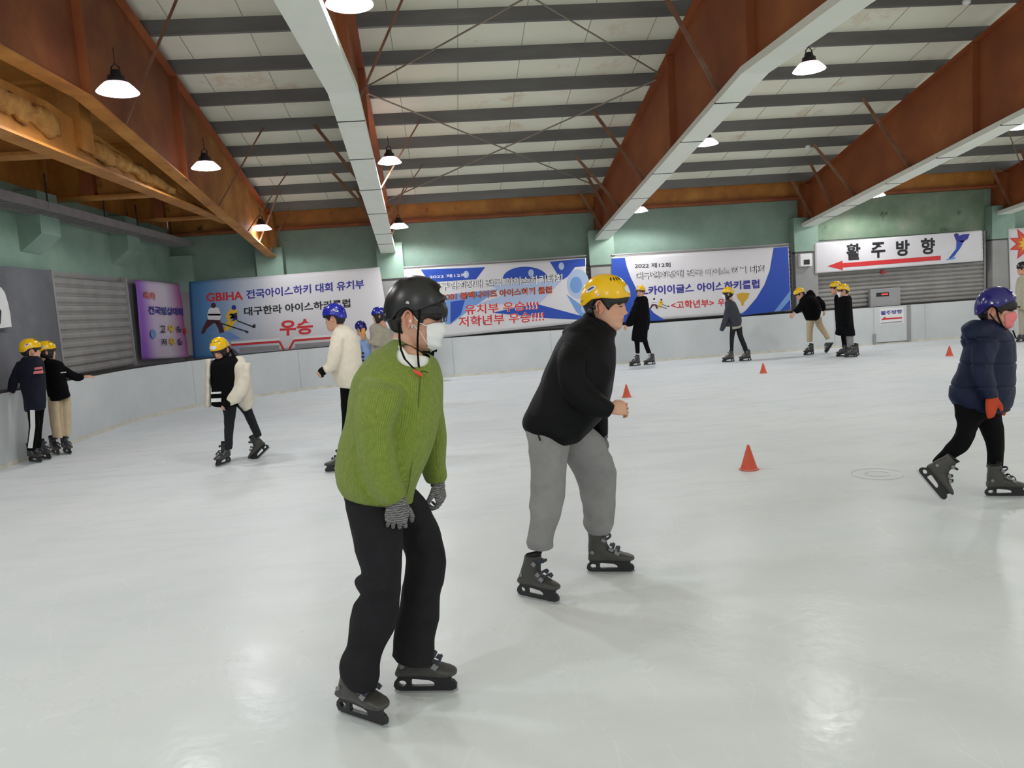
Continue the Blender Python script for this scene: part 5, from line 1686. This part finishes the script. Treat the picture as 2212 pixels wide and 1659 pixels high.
l2n = f2.tube([(1134, 912, 1240, 930, -.03, .14), (1136, 935, 1232, 955, -.06, .13), (1142, 968, 1226, 985, -.09, .115), (1145, 1030, 1224, 1035, -.10, .105), (1144, 1078, 1220, 1075, dn * .8, .098), (1144, 1114, 1211, 1110, dn, .09), (1141, 1145, 1201, 1140, dn, .082), (1138, 1168, 1197, 1164, dn, .078), (1140, 1184, 1198, 1184, dn, .064)], seg=32, cap=.12)
l2f = f2.tube([(1180, 918, 1272, 915, .05, .13), (1196, 950, 1296, 938, .09, .125), (1216, 985, 1316, 975, .12, .115), (1234, 1012, 1328, 1005, df * .8, .108), (1248, 1045, 1333, 1042, df, .10), (1256, 1082, 1331, 1085, df, .096), (1261, 1112, 1327, 1118, df, .094), (1259, 1132, 1326, 1136, df, .09), (1268, 1150, 1318, 1152, df, .068)], seg=32, cap=.12)
f2.garment('sweatpants', [l2n, l2f], M['sweat'], .006, 4, .012, 6, (1, 1, .8))
Mh2 = head_matrix(f2.P(1306, 664, .0), -101, 8, 0, 1.14)
hd = hand(f2.P(1316, 884, -.245), (1, .05, -.02), (-.05, -.82, .57), .20, (46, 40, 24), 9, -1, 35, 1.0)
w2 = f2.tube([(1302, 890, 1312, 874, -.245, .022), (1318, 894, 1328, 877, -.245, .024)], seg=28, cap=.3)
g2 = hand(f2.P(1301, 940, .18), (.25, .0, -1), (.9, -.45, .1), .185, (20, 30, 20), 4, 1, 25, 1.15)
f2.garment('glove', g2 + [f2.tube([(1291, 930, 1310, 926, .18, .03), (1294, 950, 1314, 944, .18, .03)], cap=.3)], M['glove'], .0035, 2, body=False)
b = f2.skin(None, head_tubes(Mh2) + hd + [w2], .0036, smooth=2); face_attr(b, Mh2)
hair(f2, Mh2, 'short'); face_bits(f2, Mh2); helmet(f2, Mh2, 'vent', M['h_yellow'])
fr = []
for k in range(17):
    th = R(-70 + 140 * k / 16); p = hpoint(th, .062, .006, False); q = hpoint(th, .026 + .012 * abs(math.sin(k * 1.7)) + (.016 if abs(th) < .35 else 0), .009, False)
    fr.append((p.x, p.y, p.z, q.x, q.y, q.z))
# strap adjuster behind the ear, drawstring, hem toggle
bm = BM()
for p, r_ in (((1283, 664, -.09), .014), ((1276, 672, -.085), .018), ((1288, 660, -.088), .008)):
    v0 = len(bm.verts); ret = bmesh.ops.create_icosphere(bm, subdivisions=2, radius=r_); bmesh.ops.translate(bm, verts=ret['verts'], vec=f2.P(*p))
obj('strap_adjuster', bm, M['black'], f2.root, True)
strap(f2, [(1283, 650, -.10), (1280, 668, -.10), (1286, 690, -.10), (1310, 712, -.09)], .004)
bm = BM(); path_tube(bm, [f2.P(1325, 714, -.06), f2.P(1327, 724, -.06), f2.P(1322, 738, -.07)], .0022, 6); path_tube(bm, [f2.P(1327, 722, -.06), f2.P(1325, 730, -.06)], .006, 8); obj('drawstring', bm, M['black'], f2.root, True)
bm = BM(); path_tube(bm, [f2.P(1163, 940, -.2), f2.P(1167, 952, -.2)], .006, 8); obj('hem_toggle', bm, M['black'], f2.root, True)
skate_g(f2, (1119, 1287), (1206, 1306), (.10, 0, 1), 1.0, flex=.32)
skate_g(f2, (1270, 1238), (1368, 1238), (-.05, 0, 1), 1.02)

# ------------------------------------------------------------------ child in the navy puffer
f3 = Fig('child in a navy puffer coat with dark blue helmet, pink mask and orange mittens', (2150, 1080), 5.62)
t3 = f3.tube([(2138, 688, 2172, 706, 0, .07), (2118, 702, 2186, 722, 0, .11), (2092, 722, 2196, 744, 0, .17), (2079, 760, 2195, 780, 0, .20), (2068, 796, 2195, 806, 0, .21), (2056, 824, 2194, 834, 0, .215), (2049, 852, 2191, 862, 0, .21), (2060, 872, 2183, 884, 0, .19)], seg=36, cap=.2, ex=2.3)
s3n = f3.tube([(2108, 728, 2160, 736, -.12, .08), (2098, 762, 2154, 766, -.17, .085), (2098, 800, 2146, 795, -.19, .08), (2108, 832, 2150, 822, -.20, .072), (2126, 860, 2157, 856, -.20, .055)], seg=28, cap=.25)
s3f = f3.tube([(2150, 735, 2194, 738, .12, .08), (2150, 790, 2192, 792, .16, .08), (2154, 840, 2186, 842, .17, .07), (2158, 866, 2180, 868, .17, .05)], seg=28, cap=.25)
hood3 = f3.tube([(2078, 722, 2092, 752, 0, .08), (2078, 705, 2112, 752, 0, .15), (2098, 692, 2140, 738, 0, .16), (2128, 690, 2156, 718, .0, .12)], seg=28, cap=.6)
j3 = f3.garment('puffer_coat', [t3, s3n, s3f, hood3], M['navy'], .007, 5, .006, 7, (1, 1, 1))
# quilting lines of the puffer
me = j3.data; n = len(me.vertices); co = np.empty(n * 3); me.vertices.foreach_get('co', co); co = co.reshape(-1, 3); no = np.empty(n * 3); me.vertices.foreach_get('normal', no); no = no.reshape(-1, 3)
ph = (co[:, 2] + .02 * np.sin(co[:, 0] * 6)) / .165
co += no * (-.009 * np.exp(-((np.abs(ph - np.round(ph))) / .035) ** 2) + .002)[:, None] * (np.abs(no[:, 2]) < .8)[:, None]
me.vertices.foreach_set('co', co.ravel()); me.update()
l3b = f3.tube([(2060, 858, 2150, 872, -.04, .13), (2062, 890, 2135, 900, -.06, .12), (2066, 925, 2114, 922, -.08, .105), (2056, 946, 2104, 948, -.09, .09), (2040, 966, 2088, 974, -.10, .08), (2024, 984, 2058, 992, -.10, .066), (2014, 996, 2046, 1006, -.10, .058)], seg=28, cap=.2)
l3f = f3.tube([(2090, 862, 2165, 872, .05, .12), (2106, 905, 2164, 900, .07, .11), (2122, 940, 2170, 932, .07, .095), (2131, 972, 2170, 972, .06, .082), (2132, 995, 2168, 1000, .06, .075), (2130, 1008, 2166, 1012, .06, .062)], seg=28, cap=.2)
f3.garment('trousers', [l3b, l3f], M['trk_black'], .007, 4, .006, 8)
Mh3 = head_matrix(f3.P(2150, 674, .0), -94, 4, 0, 1.08)
m1 = f3.tube([(2130, 856, 2156, 852, -.20, .04), (2128, 872, 2158, 868, -.20, .042), (2129, 888, 2154, 884, -.20, .04), (2132, 902, 2150, 896, -.20, .03)], seg=28, cap=.5)
m1t = f3.tube([(2150, 866, 2156, 860, -.2, .015), (2157, 880, 2166, 874, -.2, .016), (2160, 888, 2168, 884, -.2, .012)], seg=28, cap=.8)
f3.garment('mitten', [m1, m1t], M['mitten'], .005, 3, body=False)
f3.garment('mitten', [f3.tube([(2160, 864, 2178, 866, .17, .035), (2160, 885, 2176, 884, .17, .035), (2164, 896, 2172, 896, .17, .02)], cap=.5)], M['mitten'], .005, 3, body=False)
hand3 = [f3.tube([(2138, 862, 2149, 860, -.20, .015), (2138, 882, 2147, 880, -.20, .015)], cap=.4)]
b = f3.skin(None, head_tubes(Mh3) + hand3, .0045, smooth=2); face_attr(b, Mh3)
hair(f3, Mh3, 'fringe'); face_bits(f3, Mh3); helmet(f3, Mh3, 'skate', M['h_navy']); face_mask(f3, Mh3, M['mask_pink'], True)
strap(f3, [(2152, 664, -.085), (2156, 684, -.09), (2164, 702, -.08), (2172, 712, -.04)], .007)
strap(f3, [(2138, 678, -.08), (2150, 694, -.088), (2166, 706, -.07), (2176, 714, -.02)], .006)
strap(f3, [(2176, 712, -.02), (2188, 714, -.03), (2194, 730, -.04)], .006)
skate_g(f3, (2134, 1074), (2208, 1074), (-.04, 0, 1), .96)
hl, tl = f3.P(1984, 1024, -.10), f3.P(2027, 1075, -.14)
tl.z = max(tl.z, .02)
skate(f3, (hl + tl) / 2, tl, (.62, -.25, .62), .96)

# ------------------------------------------------------------------ skaters further away
def cheap_head(fig, pos, yaw, nod, sc, helm, style='short', mask=None, helmkind='vent', tilt=0, vox=.008, extra=()):
    Mx = head_matrix(pos, yaw, nod, tilt, sc)
    b = fig.skin(None, head_tubes(Mx) + list(extra), vox, smooth=1); face_attr(b, Mx)
    hair(fig, Mx, style)
    if helm: helmet(fig, Mx, helmkind, M[helm], 1)
    if mask: face_mask(fig, Mx, M[mask], True)
    face_bits(fig, Mx)
    return Mx
def fskate(fig, heel, toe, lean=(0, 0, 1), sc=1.0, lift=None):
    if lift is None:
        return skate_g(fig, heel, toe, lean, sc)
    a, b = fig.P(*heel, lift), fig.P(*toe, lift)
    return skate(fig, (a + b) / 2, b, lean, sc)
V1 = .011
# two skaters leaning on the boards at the left
g = Fig('person in a long dark navy coat leaning back on the left boards', (82, 995), 10.0)
c1 = g.tube([(56, 768, 86, 772, 0, .09), (44, 778, 94, 780, 0, .16), (38, 805, 98, 805, 0, .20), (44, 840, 100, 838, 0, .20), (50, 866, 100, 862, 0, .20), (53, 888, 99, 880, 0, .19)], cap=.2, ex=2.3)
c2 = g.tube([(36, 782, 58, 786, .0, .07), (24, 806, 46, 812, .05, .07), (18, 824, 38, 834, .08, .06), (16, 842, 32, 850, .10, .045)], cap=.3)
g.garment('coat', [c1, c2], M['navy_coat'], V1, 4, .008, 6)
g.garment('trousers', [g.tube([(57, 880, 84, 882, -.06, .09), (62, 922, 86, 920, -.07, .075), (57, 972, 78, 972, -.08, .065)], cap=.2), g.tube([(74, 880, 97, 880, .05, .09), (76, 920, 92, 922, .04, .075), (74, 968, 90, 966, .02, .065)], cap=.2)], M['trk_black'], V1, 4, .005, 8)
strap(g, [(70, 886, -.165), (71, 922, -.16), (65, 968, -.155)], .03, 'side_stripe', 'white_pl')
strap(g, [(73, 796, -.19), (92, 795, -.17)], .04 * 0 + .0, 'chest_print', 'white_pl') if 0 else None
bm = BM(); prism(bm, [g.P(x, y, -.215) for x, y in ((72, 808), (75, 794), (90, 792), (93, 806))], Vector(fwd) * .012); obj('chest_patch', fixn(bm), M['mask_pink'], g.root)
bm = BM(); prism(bm, [g.P(x, y, -.217) for x, y in ((73, 802), (91, 800), (91, 797), (73, 799))], Vector(fwd) * .006); obj('chest_print', fixn(bm), M['navy_coat'], g.root)
cheap_head(g, g.P(66, 760), -70, 2, 1.05, 'h_yellow', extra=hand(g.P(25, 845, .10), (-.7, .3, -.5), (-.3, -.5, .8), .18, (15, 20, 15), 5, 1))
fskate(g, (60, 998), (94, 1000)); fskate(g, (84, 990), (114, 993))
h_ = Fig('person in a black jacket and wide beige trousers leaning on the left boards', (132, 975), 10.6)
d1 = h_.tube([(98, 776, 124, 778, 0, .09), (92, 785, 138, 786, 0, .16), (96, 815, 142, 812, 0, .19), (100, 845, 148, 838, 0, .19), (103, 866, 152, 855, 0, .18)], cap=.2, ex=2.3)
d2 = h_.tube([(124, 780, 136, 800, -.05, .06), (146, 794, 150, 818, -.02, .06), (166, 804, 168, 824, .03, .05), (180, 808, 180, 820, .06, .04)], cap=.3)
h_.garment('jacket', [d1, d2], M['coat_black'], V1, 4, .008, 6)
h_.garment('trousers', [h_.tube([(102, 856, 130, 860, -.04, .10), (106, 900, 132, 900, -.05, .09), (113, 944, 136, 946, -.05, .08)], cap=.1), h_.tube([(122, 852, 153, 852, .05, .10), (128, 900, 154, 900, .05, .09), (132, 942, 153, 940, .05, .08)], cap=.1)], M['beige'], V1, 4, .006, 7, (1, 1, .5))
cheap_head(h_, h_.P(100, 762, .03), -82, 2, 1.0, 'h_yellow', 'long', extra=hand(h_.P(180, 813, .06), (1, .1, -.1), (-.1, -.3, 1), .17, (10, 15, 10), 5, -1))
bm = BM(); prism(bm, [h_.P(x, y, -.205) for x, y in ((131, 804), (141, 803), (141, 805), (131, 806))], Vector(fwd) * .02); obj('chest_print', fixn(bm), M['white_pl'], h_.root)
fskate(h_, (112, 980), (130, 984)); fskate(h_, (136, 978), (156, 982))
# white coat
i_ = Fig('person in an open off white coat over black, lifting one skate', (487, 1006))
k1 = i_.tube([(478, 770, 512, 772, .0, .09), (452, 786, 528, 782, .0, .16), (456, 820, 528, 815, .0, .17), (456, 850, 522, 845, .0, .165), (457, 876, 520, 874, 0, .15)], cap=.15, ex=2.4)
i_.garment('top', [k1], M['coat_black'], V1, 4, .006, 7)
k2 = i_.tube([(508, 770, 526, 772, .03, .10), (499, 790, 534, 784, -.02, .16), (497, 818, 538, 812, -.03, .16), (498, 846, 545, 836, -.04, .155), (512, 872, 549, 862, -.03, .14), (526, 888, 546, 876, -.02, .10)], cap=.3)
k3 = i_.tube([(444, 778, 458, 778, .0, .12), (443, 820, 455, 818, .0, .13), (442, 878, 457, 876, .0, .12)], cap=.4)
k4 = i_.tube([(520, 790, 542, 786, -.12, .07), (508, 830, 540, 836, -.18, .075), (494, 852, 520, 866, -.22, .06), (488, 862, 500, 876, -.24, .045)], cap=.3)
k5 = i_.tube([(440, 784, 470, 778, -.05, .07), (438, 830, 456, 830, -.10, .07), (442, 868, 456, 868, -.12, .05)], cap=.3)
i_.garment('coat', [k2, k3, k4], M['white_coat'], V1, 4, .010, 7)
for z_ in (858, 868):
    strap(i_, [(454, z_, -.175), (470, z_ - 2, -.178), (478, z_ - 3, -.172)], .004 if 0 else .0, 'hem_stripe', 'white_pl') if 0 else None
bm = BM()
for a, b_ in ((847, 851), (861, 869)):
    prism(bm, [i_.P(x, y, -.185) for x, y in ((456, b_), (477, b_ - 1), (477, a - 1), (456, a))], Vector(fwd) * .02)
obj('hem_stripe', fixn(bm), M['white_pl'], i_.root)
i_.garment('trousers', [i_.tube([(468, 862, 512, 868, -.03, .12), (482, 890, 510, 892, -.04, .09), (484, 925, 505, 925, -.03, .075), (485, 970, 502, 970, .0, .06)], cap=.2), i_.tube([(500, 868, 540, 872, .05, .11), (522, 890, 546, 888, .10, .09), (538, 920, 556, 914, .16, .072), (550, 946, 566, 940, .22, .06)], cap=.2)], M['charcoal'], V1, 4, .006, 8)
cheap_head(i_, i_.P(478, 758), 140, 24, 1.0, 'h_yellow', 'long', mask=None, extra=hand(i_.P(492, 866, -.24), (-.5, -.3, -.6), (-.3, -.6, .5), .17, (30, 40, 30), 5, 1))
hr = i_.tube([(492, 752, 508, 756, .05, .05), (500, 766, 522, 772, .06, .06), (504, 780, 524, 784, .05, .05), (508, 792, 520, 794, .04, .03)], cap=.5)
i_.garment('ponytail', [hr], M['hair'], V1, 2, .004, 14, body=False)
i_.garment('glove', hand(i_.P(496, 864, -.24), (-.6, -.3, -.6), (-.3, -.7, .5), .2, (40, 50, 30), 5, 1, 30, 1.4), M['coat_black'], .006, 2, body=False)
fskate(i_, (494, 1000), (472, 1008), (0, 0, 1)); fskate(i_, (574, 976), (558, 992), (-.25, .3, 1), 1.0, .30)
# cream fleece
j_ = Fig('person in a cream fleece and blue helmet behind the green sweater skater', (735, 1020), 8.3)
e1 = j_.tube([(730, 700, 756, 708, 0, .08), (718, 718, 772, 726, 0, .16), (712, 745, 778, 750, 0, .2), (711, 780, 782, 785, 0, .21), (718, 812, 780, 816, 0, .21), (726, 832, 774, 836, 0, .19)], cap=.2, ex=2.3)
e2 = j_.tube([(716, 728, 746, 732, -.14, .08), (709, 762, 738, 766, -.19, .08), (704, 786, 728, 796, -.20, .07), (698, 790, 706, 806, -.21, .05)], cap=.3)
j_.garment('fleece', [e1, e2], M['cream'], .009, 3, .010, 8)
j_.garment('trousers', [j_.tube([(734, 824, 770, 830, 0, .13), (736, 870, 768, 874, 0, .10), (738, 930, 762, 930, 0, .085), (728, 985, 750, 985, .0, .07)], cap=.2), j_.tube([(745, 824, 776, 830, .1, .12), (752, 880, 780, 880, .15, .09), (760, 960, 780, 960, .2, .07)], cap=.2)], M['trk_black'], V1, 3, .005, 8)
cheap_head(j_, j_.P(724, 690), 62, 4, 1.06, 'h_blue', extra=hand(j_.P(704, 797, -.21), (-.7, 0, -.5), (-.2, -.8, .4), .18, (30, 40, 20), 5, 1))
j_.garment('glove', hand(j_.P(706, 796, -.21), (-.8, 0, -.5), (-.2, -.8, .4), .19, (40, 50, 20), 5, 1, 30, 1.25), M['coat_black'], .006, 2, body=False)
fskate(j_, (742, 1018), (722, 1020)); fskate(j_, (776, 1002), (760, 1000))
# woman in grey jacket with a child beside her
k_ = Fig('person in a pale khaki jacket and blue helmet holding out an orange mitten', (815, 905), 12.6)
n1 = k_.tube([(808, 698, 828, 704, 0, .07), (798, 708, 842, 712, 0, .14), (800, 735, 850, 735, 0, .17), (802, 770, 850, 770, 0, .18), (806, 800, 848, 800, 0, .17)], cap=.2)
n2 = k_.tube([(806, 716, 832, 722, -.12, .065), (800, 734, 822, 748, -.18, .06), (788, 726, 800, 744, -.2, .05), (784, 720, 792, 734, -.21, .035)], cap=.3)
k_.garment('jacket', [n1, n2], M['khaki'], V1, 3, .008, 7)
k_.garment('trousers', [k_.tube([(806, 790, 832, 794, 0, .11), (808, 840, 830, 840, 0, .08), (808, 885, 824, 885, 0, .06)], cap=.2), k_.tube([(822, 790, 848, 794, .05, .11), (824, 840, 846, 840, .06, .08), (828, 880, 844, 880, .06, .06)], cap=.2)], M['charcoal'], V1, 3)
cheap_head(k_, k_.P(819, 684), 88, 4, .98, 'h_blue', 'long')
fskate(k_, (826, 905), (808, 906)); fskate(k_, (844, 900), (828, 900))
k_.garment('mitten', [k_.tube([(781, 712, 789, 710, -.21, .03), (780, 720, 789, 721, -.21, .034), (782, 728, 788, 728, -.21, .025)], cap=.6)], M['mitten_y'], .008, 2, body=False)
c_ = Fig('small child in a pale blue top and dark helmet behind the cream fleece', (790, 905), 12.7)
c_.garment('top', [c_.tube([(780, 734, 800, 736, 0, .07), (772, 744, 808, 746, 0, .12), (773, 775, 808, 775, 0, .13), (775, 800, 806, 800, 0, .13)], cap=.3), c_.tube([(770, 746, 784, 748, -.1, .05), (768, 770, 780, 772, -.12, .045), (770, 790, 780, 790, -.12, .035)], cap=.3)], M['pale_blue'], V1, 3, .006, 7)
c_.garment('trousers', [c_.tube([(776, 795, 792, 796, -.02, .08), (776, 840, 790, 840, -.02, .06), (778, 885, 788, 885, 0, .05)], cap=.2), c_.tube([(790, 795, 806, 796, .03, .08), (792, 840, 804, 840, .03, .06), (792, 885, 802, 885, .03, .05)], cap=.2)], M['charcoal'], V1, 3)
cheap_head(c_, c_.P(780, 712), 40, 4, .88, 'h_navy', helmkind='skate')
fskate(c_, (788, 905), (776, 906), sc=.8); fskate(c_, (802, 903), (792, 904), sc=.8)
bm = BM(); 
for q in range(3): prism(bm, [c_.P(x, y, -.15) for x, y in ((776, 765 + q * 8), (786, 764 + q * 8), (786, 761 + q * 8), (776, 762 + q * 8))], Vector(fwd) * .02)
obj('chest_print', fixn(bm), M['navy_coat'], c_.root)
# dark figure by the boards behind the green sweater skater
x_ = Fig('person in black almost hidden behind the white face mask of the green sweater skater', (912, 820), 17.6)
x_.garment('coat', [x_.tube([(900, 705, 920, 706, 0, .08), (890, 714, 936, 714, 0, .15), (890, 740, 940, 738, 0, .18), (894, 765, 938, 765, 0, .18), (898, 780, 934, 780, 0, .17)], cap=.2), x_.tube([(926, 716, 938, 718, -.1, .06), (932, 740, 944, 742, -.12, .05), (934, 758, 944, 760, -.12, .04)], cap=.3)], M['coat_black'], V1, 3, .006, 7)
x_.garment('trousers', [x_.tube([(898, 772, 916, 773, 0, .10), (900, 795, 913, 795, 0, .07), (900, 812, 911, 812, 0, .05)], cap=.2), x_.tube([(914, 772, 934, 773, .04, .10), (917, 795, 931, 795, .04, .07), (918, 812, 929, 812, .04, .05)], cap=.2)], M['trk_black'], V1, 3)
cheap_head(x_, x_.P(910, 690), -90, 4, 1.0, 'h_blue')
fskate(x_, (898, 826), (914, 826)); fskate(x_, (916, 824), (932, 824))
# long black coat by the trophy banner
a_ = Fig('person in a knee length black coat by the left end of the trophy banner', (1385, 789), 17.6)
a_.garment('coat', [a_.tube([(1376, 640, 1396, 640, 0, .08), (1370, 650, 1400, 648, 0, .16), (1368, 675, 1402, 672, 0, .19), (1368, 700, 1401, 700, 0, .20), (1365, 720, 1399, 722, 0, .19), (1364, 735, 1397, 738, 0, .18)], cap=.15, ex=2.4), a_.tube([(1370, 654, 1382, 658, -.1, .07), (1361, 674, 1376, 682, -.14, .065), (1353, 692, 1368, 702, -.16, .05), (1350, 700, 1358, 706, -.17, .035)], cap=.3), a_.tube([(1390, 654, 1401, 654, .1, .07), (1392, 690, 1404, 690, .15, .06), (1392, 712, 1402, 712, .15, .045)], cap=.3)], M['coat_black'], V1, 3, .008, 6)
a_.garment('trousers', [a_.tube([(1368, 725, 1382, 728, -.02, .08), (1371, 745, 1382, 745, -.03, .065), (1373, 763, 1382, 763, -.03, .055)], cap=.2), a_.tube([(1384, 728, 1398, 730, .03, .08), (1390, 745, 1401, 744, .04, .065), (1397, 763, 1407, 762, .05, .055)], cap=.2)], M['trk_black'], V1, 3)
cheap_head(a_, a_.P(1384, 632), 150, 2, 1.04, 'h_yellow', extra=hand(a_.P(1354, 702, -.17), (-.4, 0, -.8), (-.6, -.6, 0), .18, (20, 30, 20), 5, 1))
fskate(a_, (1384, 790), (1360, 792)); fskate(a_, (1412, 788), (1395, 789))
# dark grey jacket with white mask
b_ = Fig('person in an open dark grey jacket and white mask by the printed trophy', (1592, 780))
b_.garment('jacket', [b_.tube([(1570, 646, 1582, 648, 0, .07), (1566, 654, 1590, 656, 0, .15), (1567, 675, 1598, 676, 0, .18), (1572, 692, 1602, 690, 0, .18), (1580, 706, 1601, 702, 0, .16)], cap=.2, ex=2.3), b_.tube([(1567, 660, 1580, 664, -.1, .06), (1562, 685, 1574, 690, -.15, .06), (1557, 702, 1568, 706, -.16, .045), (1554, 712, 1562, 716, -.16, .035)], cap=.3), b_.tube([(1566, 688, 1582, 690, -.05, .05), (1560, 704, 1580, 706, -.06, .04)], cap=.2)], M['dark_grey'], V1, 3, .008, 7)
b_.garment('shirt', [b_.tube([(1577, 700, 1602, 697, .0, .15), (1578, 712, 1601, 707, .0, .15)], cap=.1)], M['khaki'], V1, 2)
b_.garment('trousers', [b_.tube([(1577, 704, 1592, 706, -.02, .10), (1576, 730, 1586, 730, -.02, .07), (1577, 764, 1584, 764, 0, .055)], cap=.2), b_.tube([(1588, 704, 1603, 706, .04, .10), (1594, 728, 1605, 724, .05, .07), (1604, 752, 1614, 748, .06, .055), (1608, 764, 1617, 762, .06, .05)], cap=.2)], M['charcoal'], V1, 3)
cheap_head(b_, b_.P(1573, 636), 92, 4, 1.04, 'h_yellow', 'long', 'mask_white')
fskate(b_, (1583, 782), (1564, 783)); fskate(b_, (1618, 780), (1602, 781))
# black jacket, beige trousers, bending
c2_ = Fig('person in a black jacket and beige trousers bending forward with arms spread', (1750, 764), 17.7)
c2_.garment('jacket', [c2_.tube([(1732, 640, 1748, 634, 0, .08), (1726, 652, 1760, 640, 0, .16), (1730, 668, 1772, 656, 0, .18), (1736, 682, 1774, 674, 0, .18), (1741, 692, 1770, 688, 0, .16)], cap=.25, ex=2.3), c2_.tube([(1728, 650, 1740, 660, -.1, .07), (1719, 664, 1732, 672, -.16, .06), (1712, 670, 1722, 678, -.2, .045)], cap=.3), c2_.tube([(1758, 644, 1770, 640, .1, .07), (1772, 662, 1782, 654, .16, .06), (1776, 672, 1784, 668, .18, .045)], cap=.3), c2_.tube([(1742, 634, 1756, 628, 0, .1), (1750, 648, 1762, 636, 0, .08)], cap=.6)], M['coat_black'], V1, 3, .008, 7)
c2_.garment('trousers', [c2_.tube([(1742, 684, 1762, 688, -.03, .11), (1742, 710, 1756, 712, -.04, .085), (1743, 738, 1755, 738, -.02, .07)], cap=.15), c2_.tube([(1756, 684, 1775, 684, .05, .11), (1764, 706, 1778, 700, .08, .085), (1776, 722, 1787, 716, .14, .07), (1784, 734, 1794, 730, .18, .06)], cap=.15)], M['beige'], V1, 3, .006, 8)
cheap_head(c2_, c2_.P(1729, 636), 100, 28, 1.0, 'h_yellow', extra=hand(c2_.P(1715, 676, -.2), (-.5, 0, -.7), (-.4, -.6, .3), .18, (20, 20, 10), 8, 1) + hand(c2_.P(1780, 670, .18), (.0, 0, -1), (.4, -.8, 0), .18, (20, 20, 10), 8, -1))
fskate(c2_, (1758, 766), (1737, 768)); fskate(c2_, (1800, 742), (1789, 759), (.6, .2, .8), 1.0, .12)
# two in long black coats
d_ = Fig('person in black mostly hidden behind a masked companion in a long coat', (1822, 768), 17.1)
d_.garment('coat', [d_.tube([(1806, 636, 1820, 638, 0, .08), (1802, 645, 1828, 645, 0, .16), (1804, 690, 1830, 690, 0, .18), (1806, 718, 1830, 722, 0, .18)], cap=.2, ex=2.3)], M['coat_black'], V1, 3, .006, 6)
d_.garment('trousers', [d_.tube([(1815, 712, 1829, 714, 0, .09), (1817, 732, 1827, 732, 0, .065), (1820, 752, 1829, 752, 0, .055)], cap=.2), d_.tube([(1820, 712, 1832, 714, .08, .09), (1822, 732, 1832, 732, .1, .065), (1824, 750, 1832, 750, .1, .055)], cap=.2)], M['trk_black'], V1, 3)
cheap_head(d_, d_.P(1806, 624), 92, 4, 1.06, 'h_yellow')
fskate(d_, (1830, 770), (1811, 771)); fskate(d_, (1836, 764), (1820, 764))
e_ = Fig('person in a long black coat, white mask and grey trousers beside the gate', (1836, 771), 16.7)
e_.garment('coat', [e_.tube([(1818, 640, 1836, 638, 0, .08), (1809, 648, 1840, 644, 0, .17), (1808, 680, 1842, 678, 0, .20), (1806, 705, 1845, 705, 0, .20), (1804, 722, 1848, 724, 0, .19)], cap=.15, ex=2.4), e_.tube([(1826, 650, 1838, 650, -.14, .07), (1826, 680, 1838, 682, -.18, .065), (1826, 702, 1836, 704, -.18, .045)], cap=.3)], M['coat_black'], V1, 3, .008, 6)
e_.garment('trousers', [e_.tube([(1826, 714, 1838, 716, -.04, .08), (1828, 732, 1840, 732, -.04, .07), (1830, 750, 1841, 750, -.03, .06)], cap=.2), e_.tube([(1832, 714, 1844, 716, .06, .08), (1833, 732, 1844, 732, .06, .07), (1834, 750, 1844, 750, .06, .06)], cap=.2)], M['grey_pl'] if 0 else M['sweat'], V1, 3)
cheap_head(e_, e_.P(1822, 630), 92, 4, 1.04, 'h_yellow', 'short', 'mask_white')
fskate(e_, (1848, 772), (1828, 773)); fskate(e_, (1852, 768), (1834, 768))
# khaki skater at the right edge
r_ = Fig('person in khaki clothes with a dark helmet, cut by the right edge of the photo', (2212, 738), 17.2)
r_.garment('jacket', [r_.tube([(2204, 596, 2222, 596, 0, .08), (2196, 606, 2232, 606, 0, .16), (2196, 640, 2234, 640, 0, .19), (2198, 668, 2232, 668, 0, .18)], cap=.2, ex=2.3), r_.tube([(2194, 612, 2206, 614, -.1, .06), (2193, 640, 2204, 642, -.14, .055), (2195, 660, 2204, 662, -.14, .04)], cap=.3)], M['khaki'], V1, 3, .008, 7)
r_.garment('trousers', [r_.tube([(2198, 660, 2216, 662, 0, .1), (2200, 690, 2213, 690, 0, .08), (2202, 722, 2213, 722, 0, .065)], cap=.2), r_.tube([(2214, 660, 2232, 662, .04, .1), (2216, 690, 2230, 690, .04, .08), (2218, 722, 2229, 722, .04, .065)], cap=.2)], M['khaki'], V1, 3)
cheap_head(r_, r_.P(2210, 582), 95, 4, 1.04, 'h_black', helmkind='skate', extra=hand(r_.P(2198, 658, -.14), (-.1, 0, -1), (-.4, -.8, 0), .18, (20, 30, 20), 5, 1))
r_.garment('glove', hand(r_.P(2198, 656, -.14), (-.1, 0, -1), (-.4, -.8, 0), .19, (30, 30, 20), 5, 1, 30, 1.3), M['coat_black'], .007, 2, body=False)
fskate(r_, (2214, 738), (2196, 740)); fskate(r_, (2230, 736), (2216, 737))
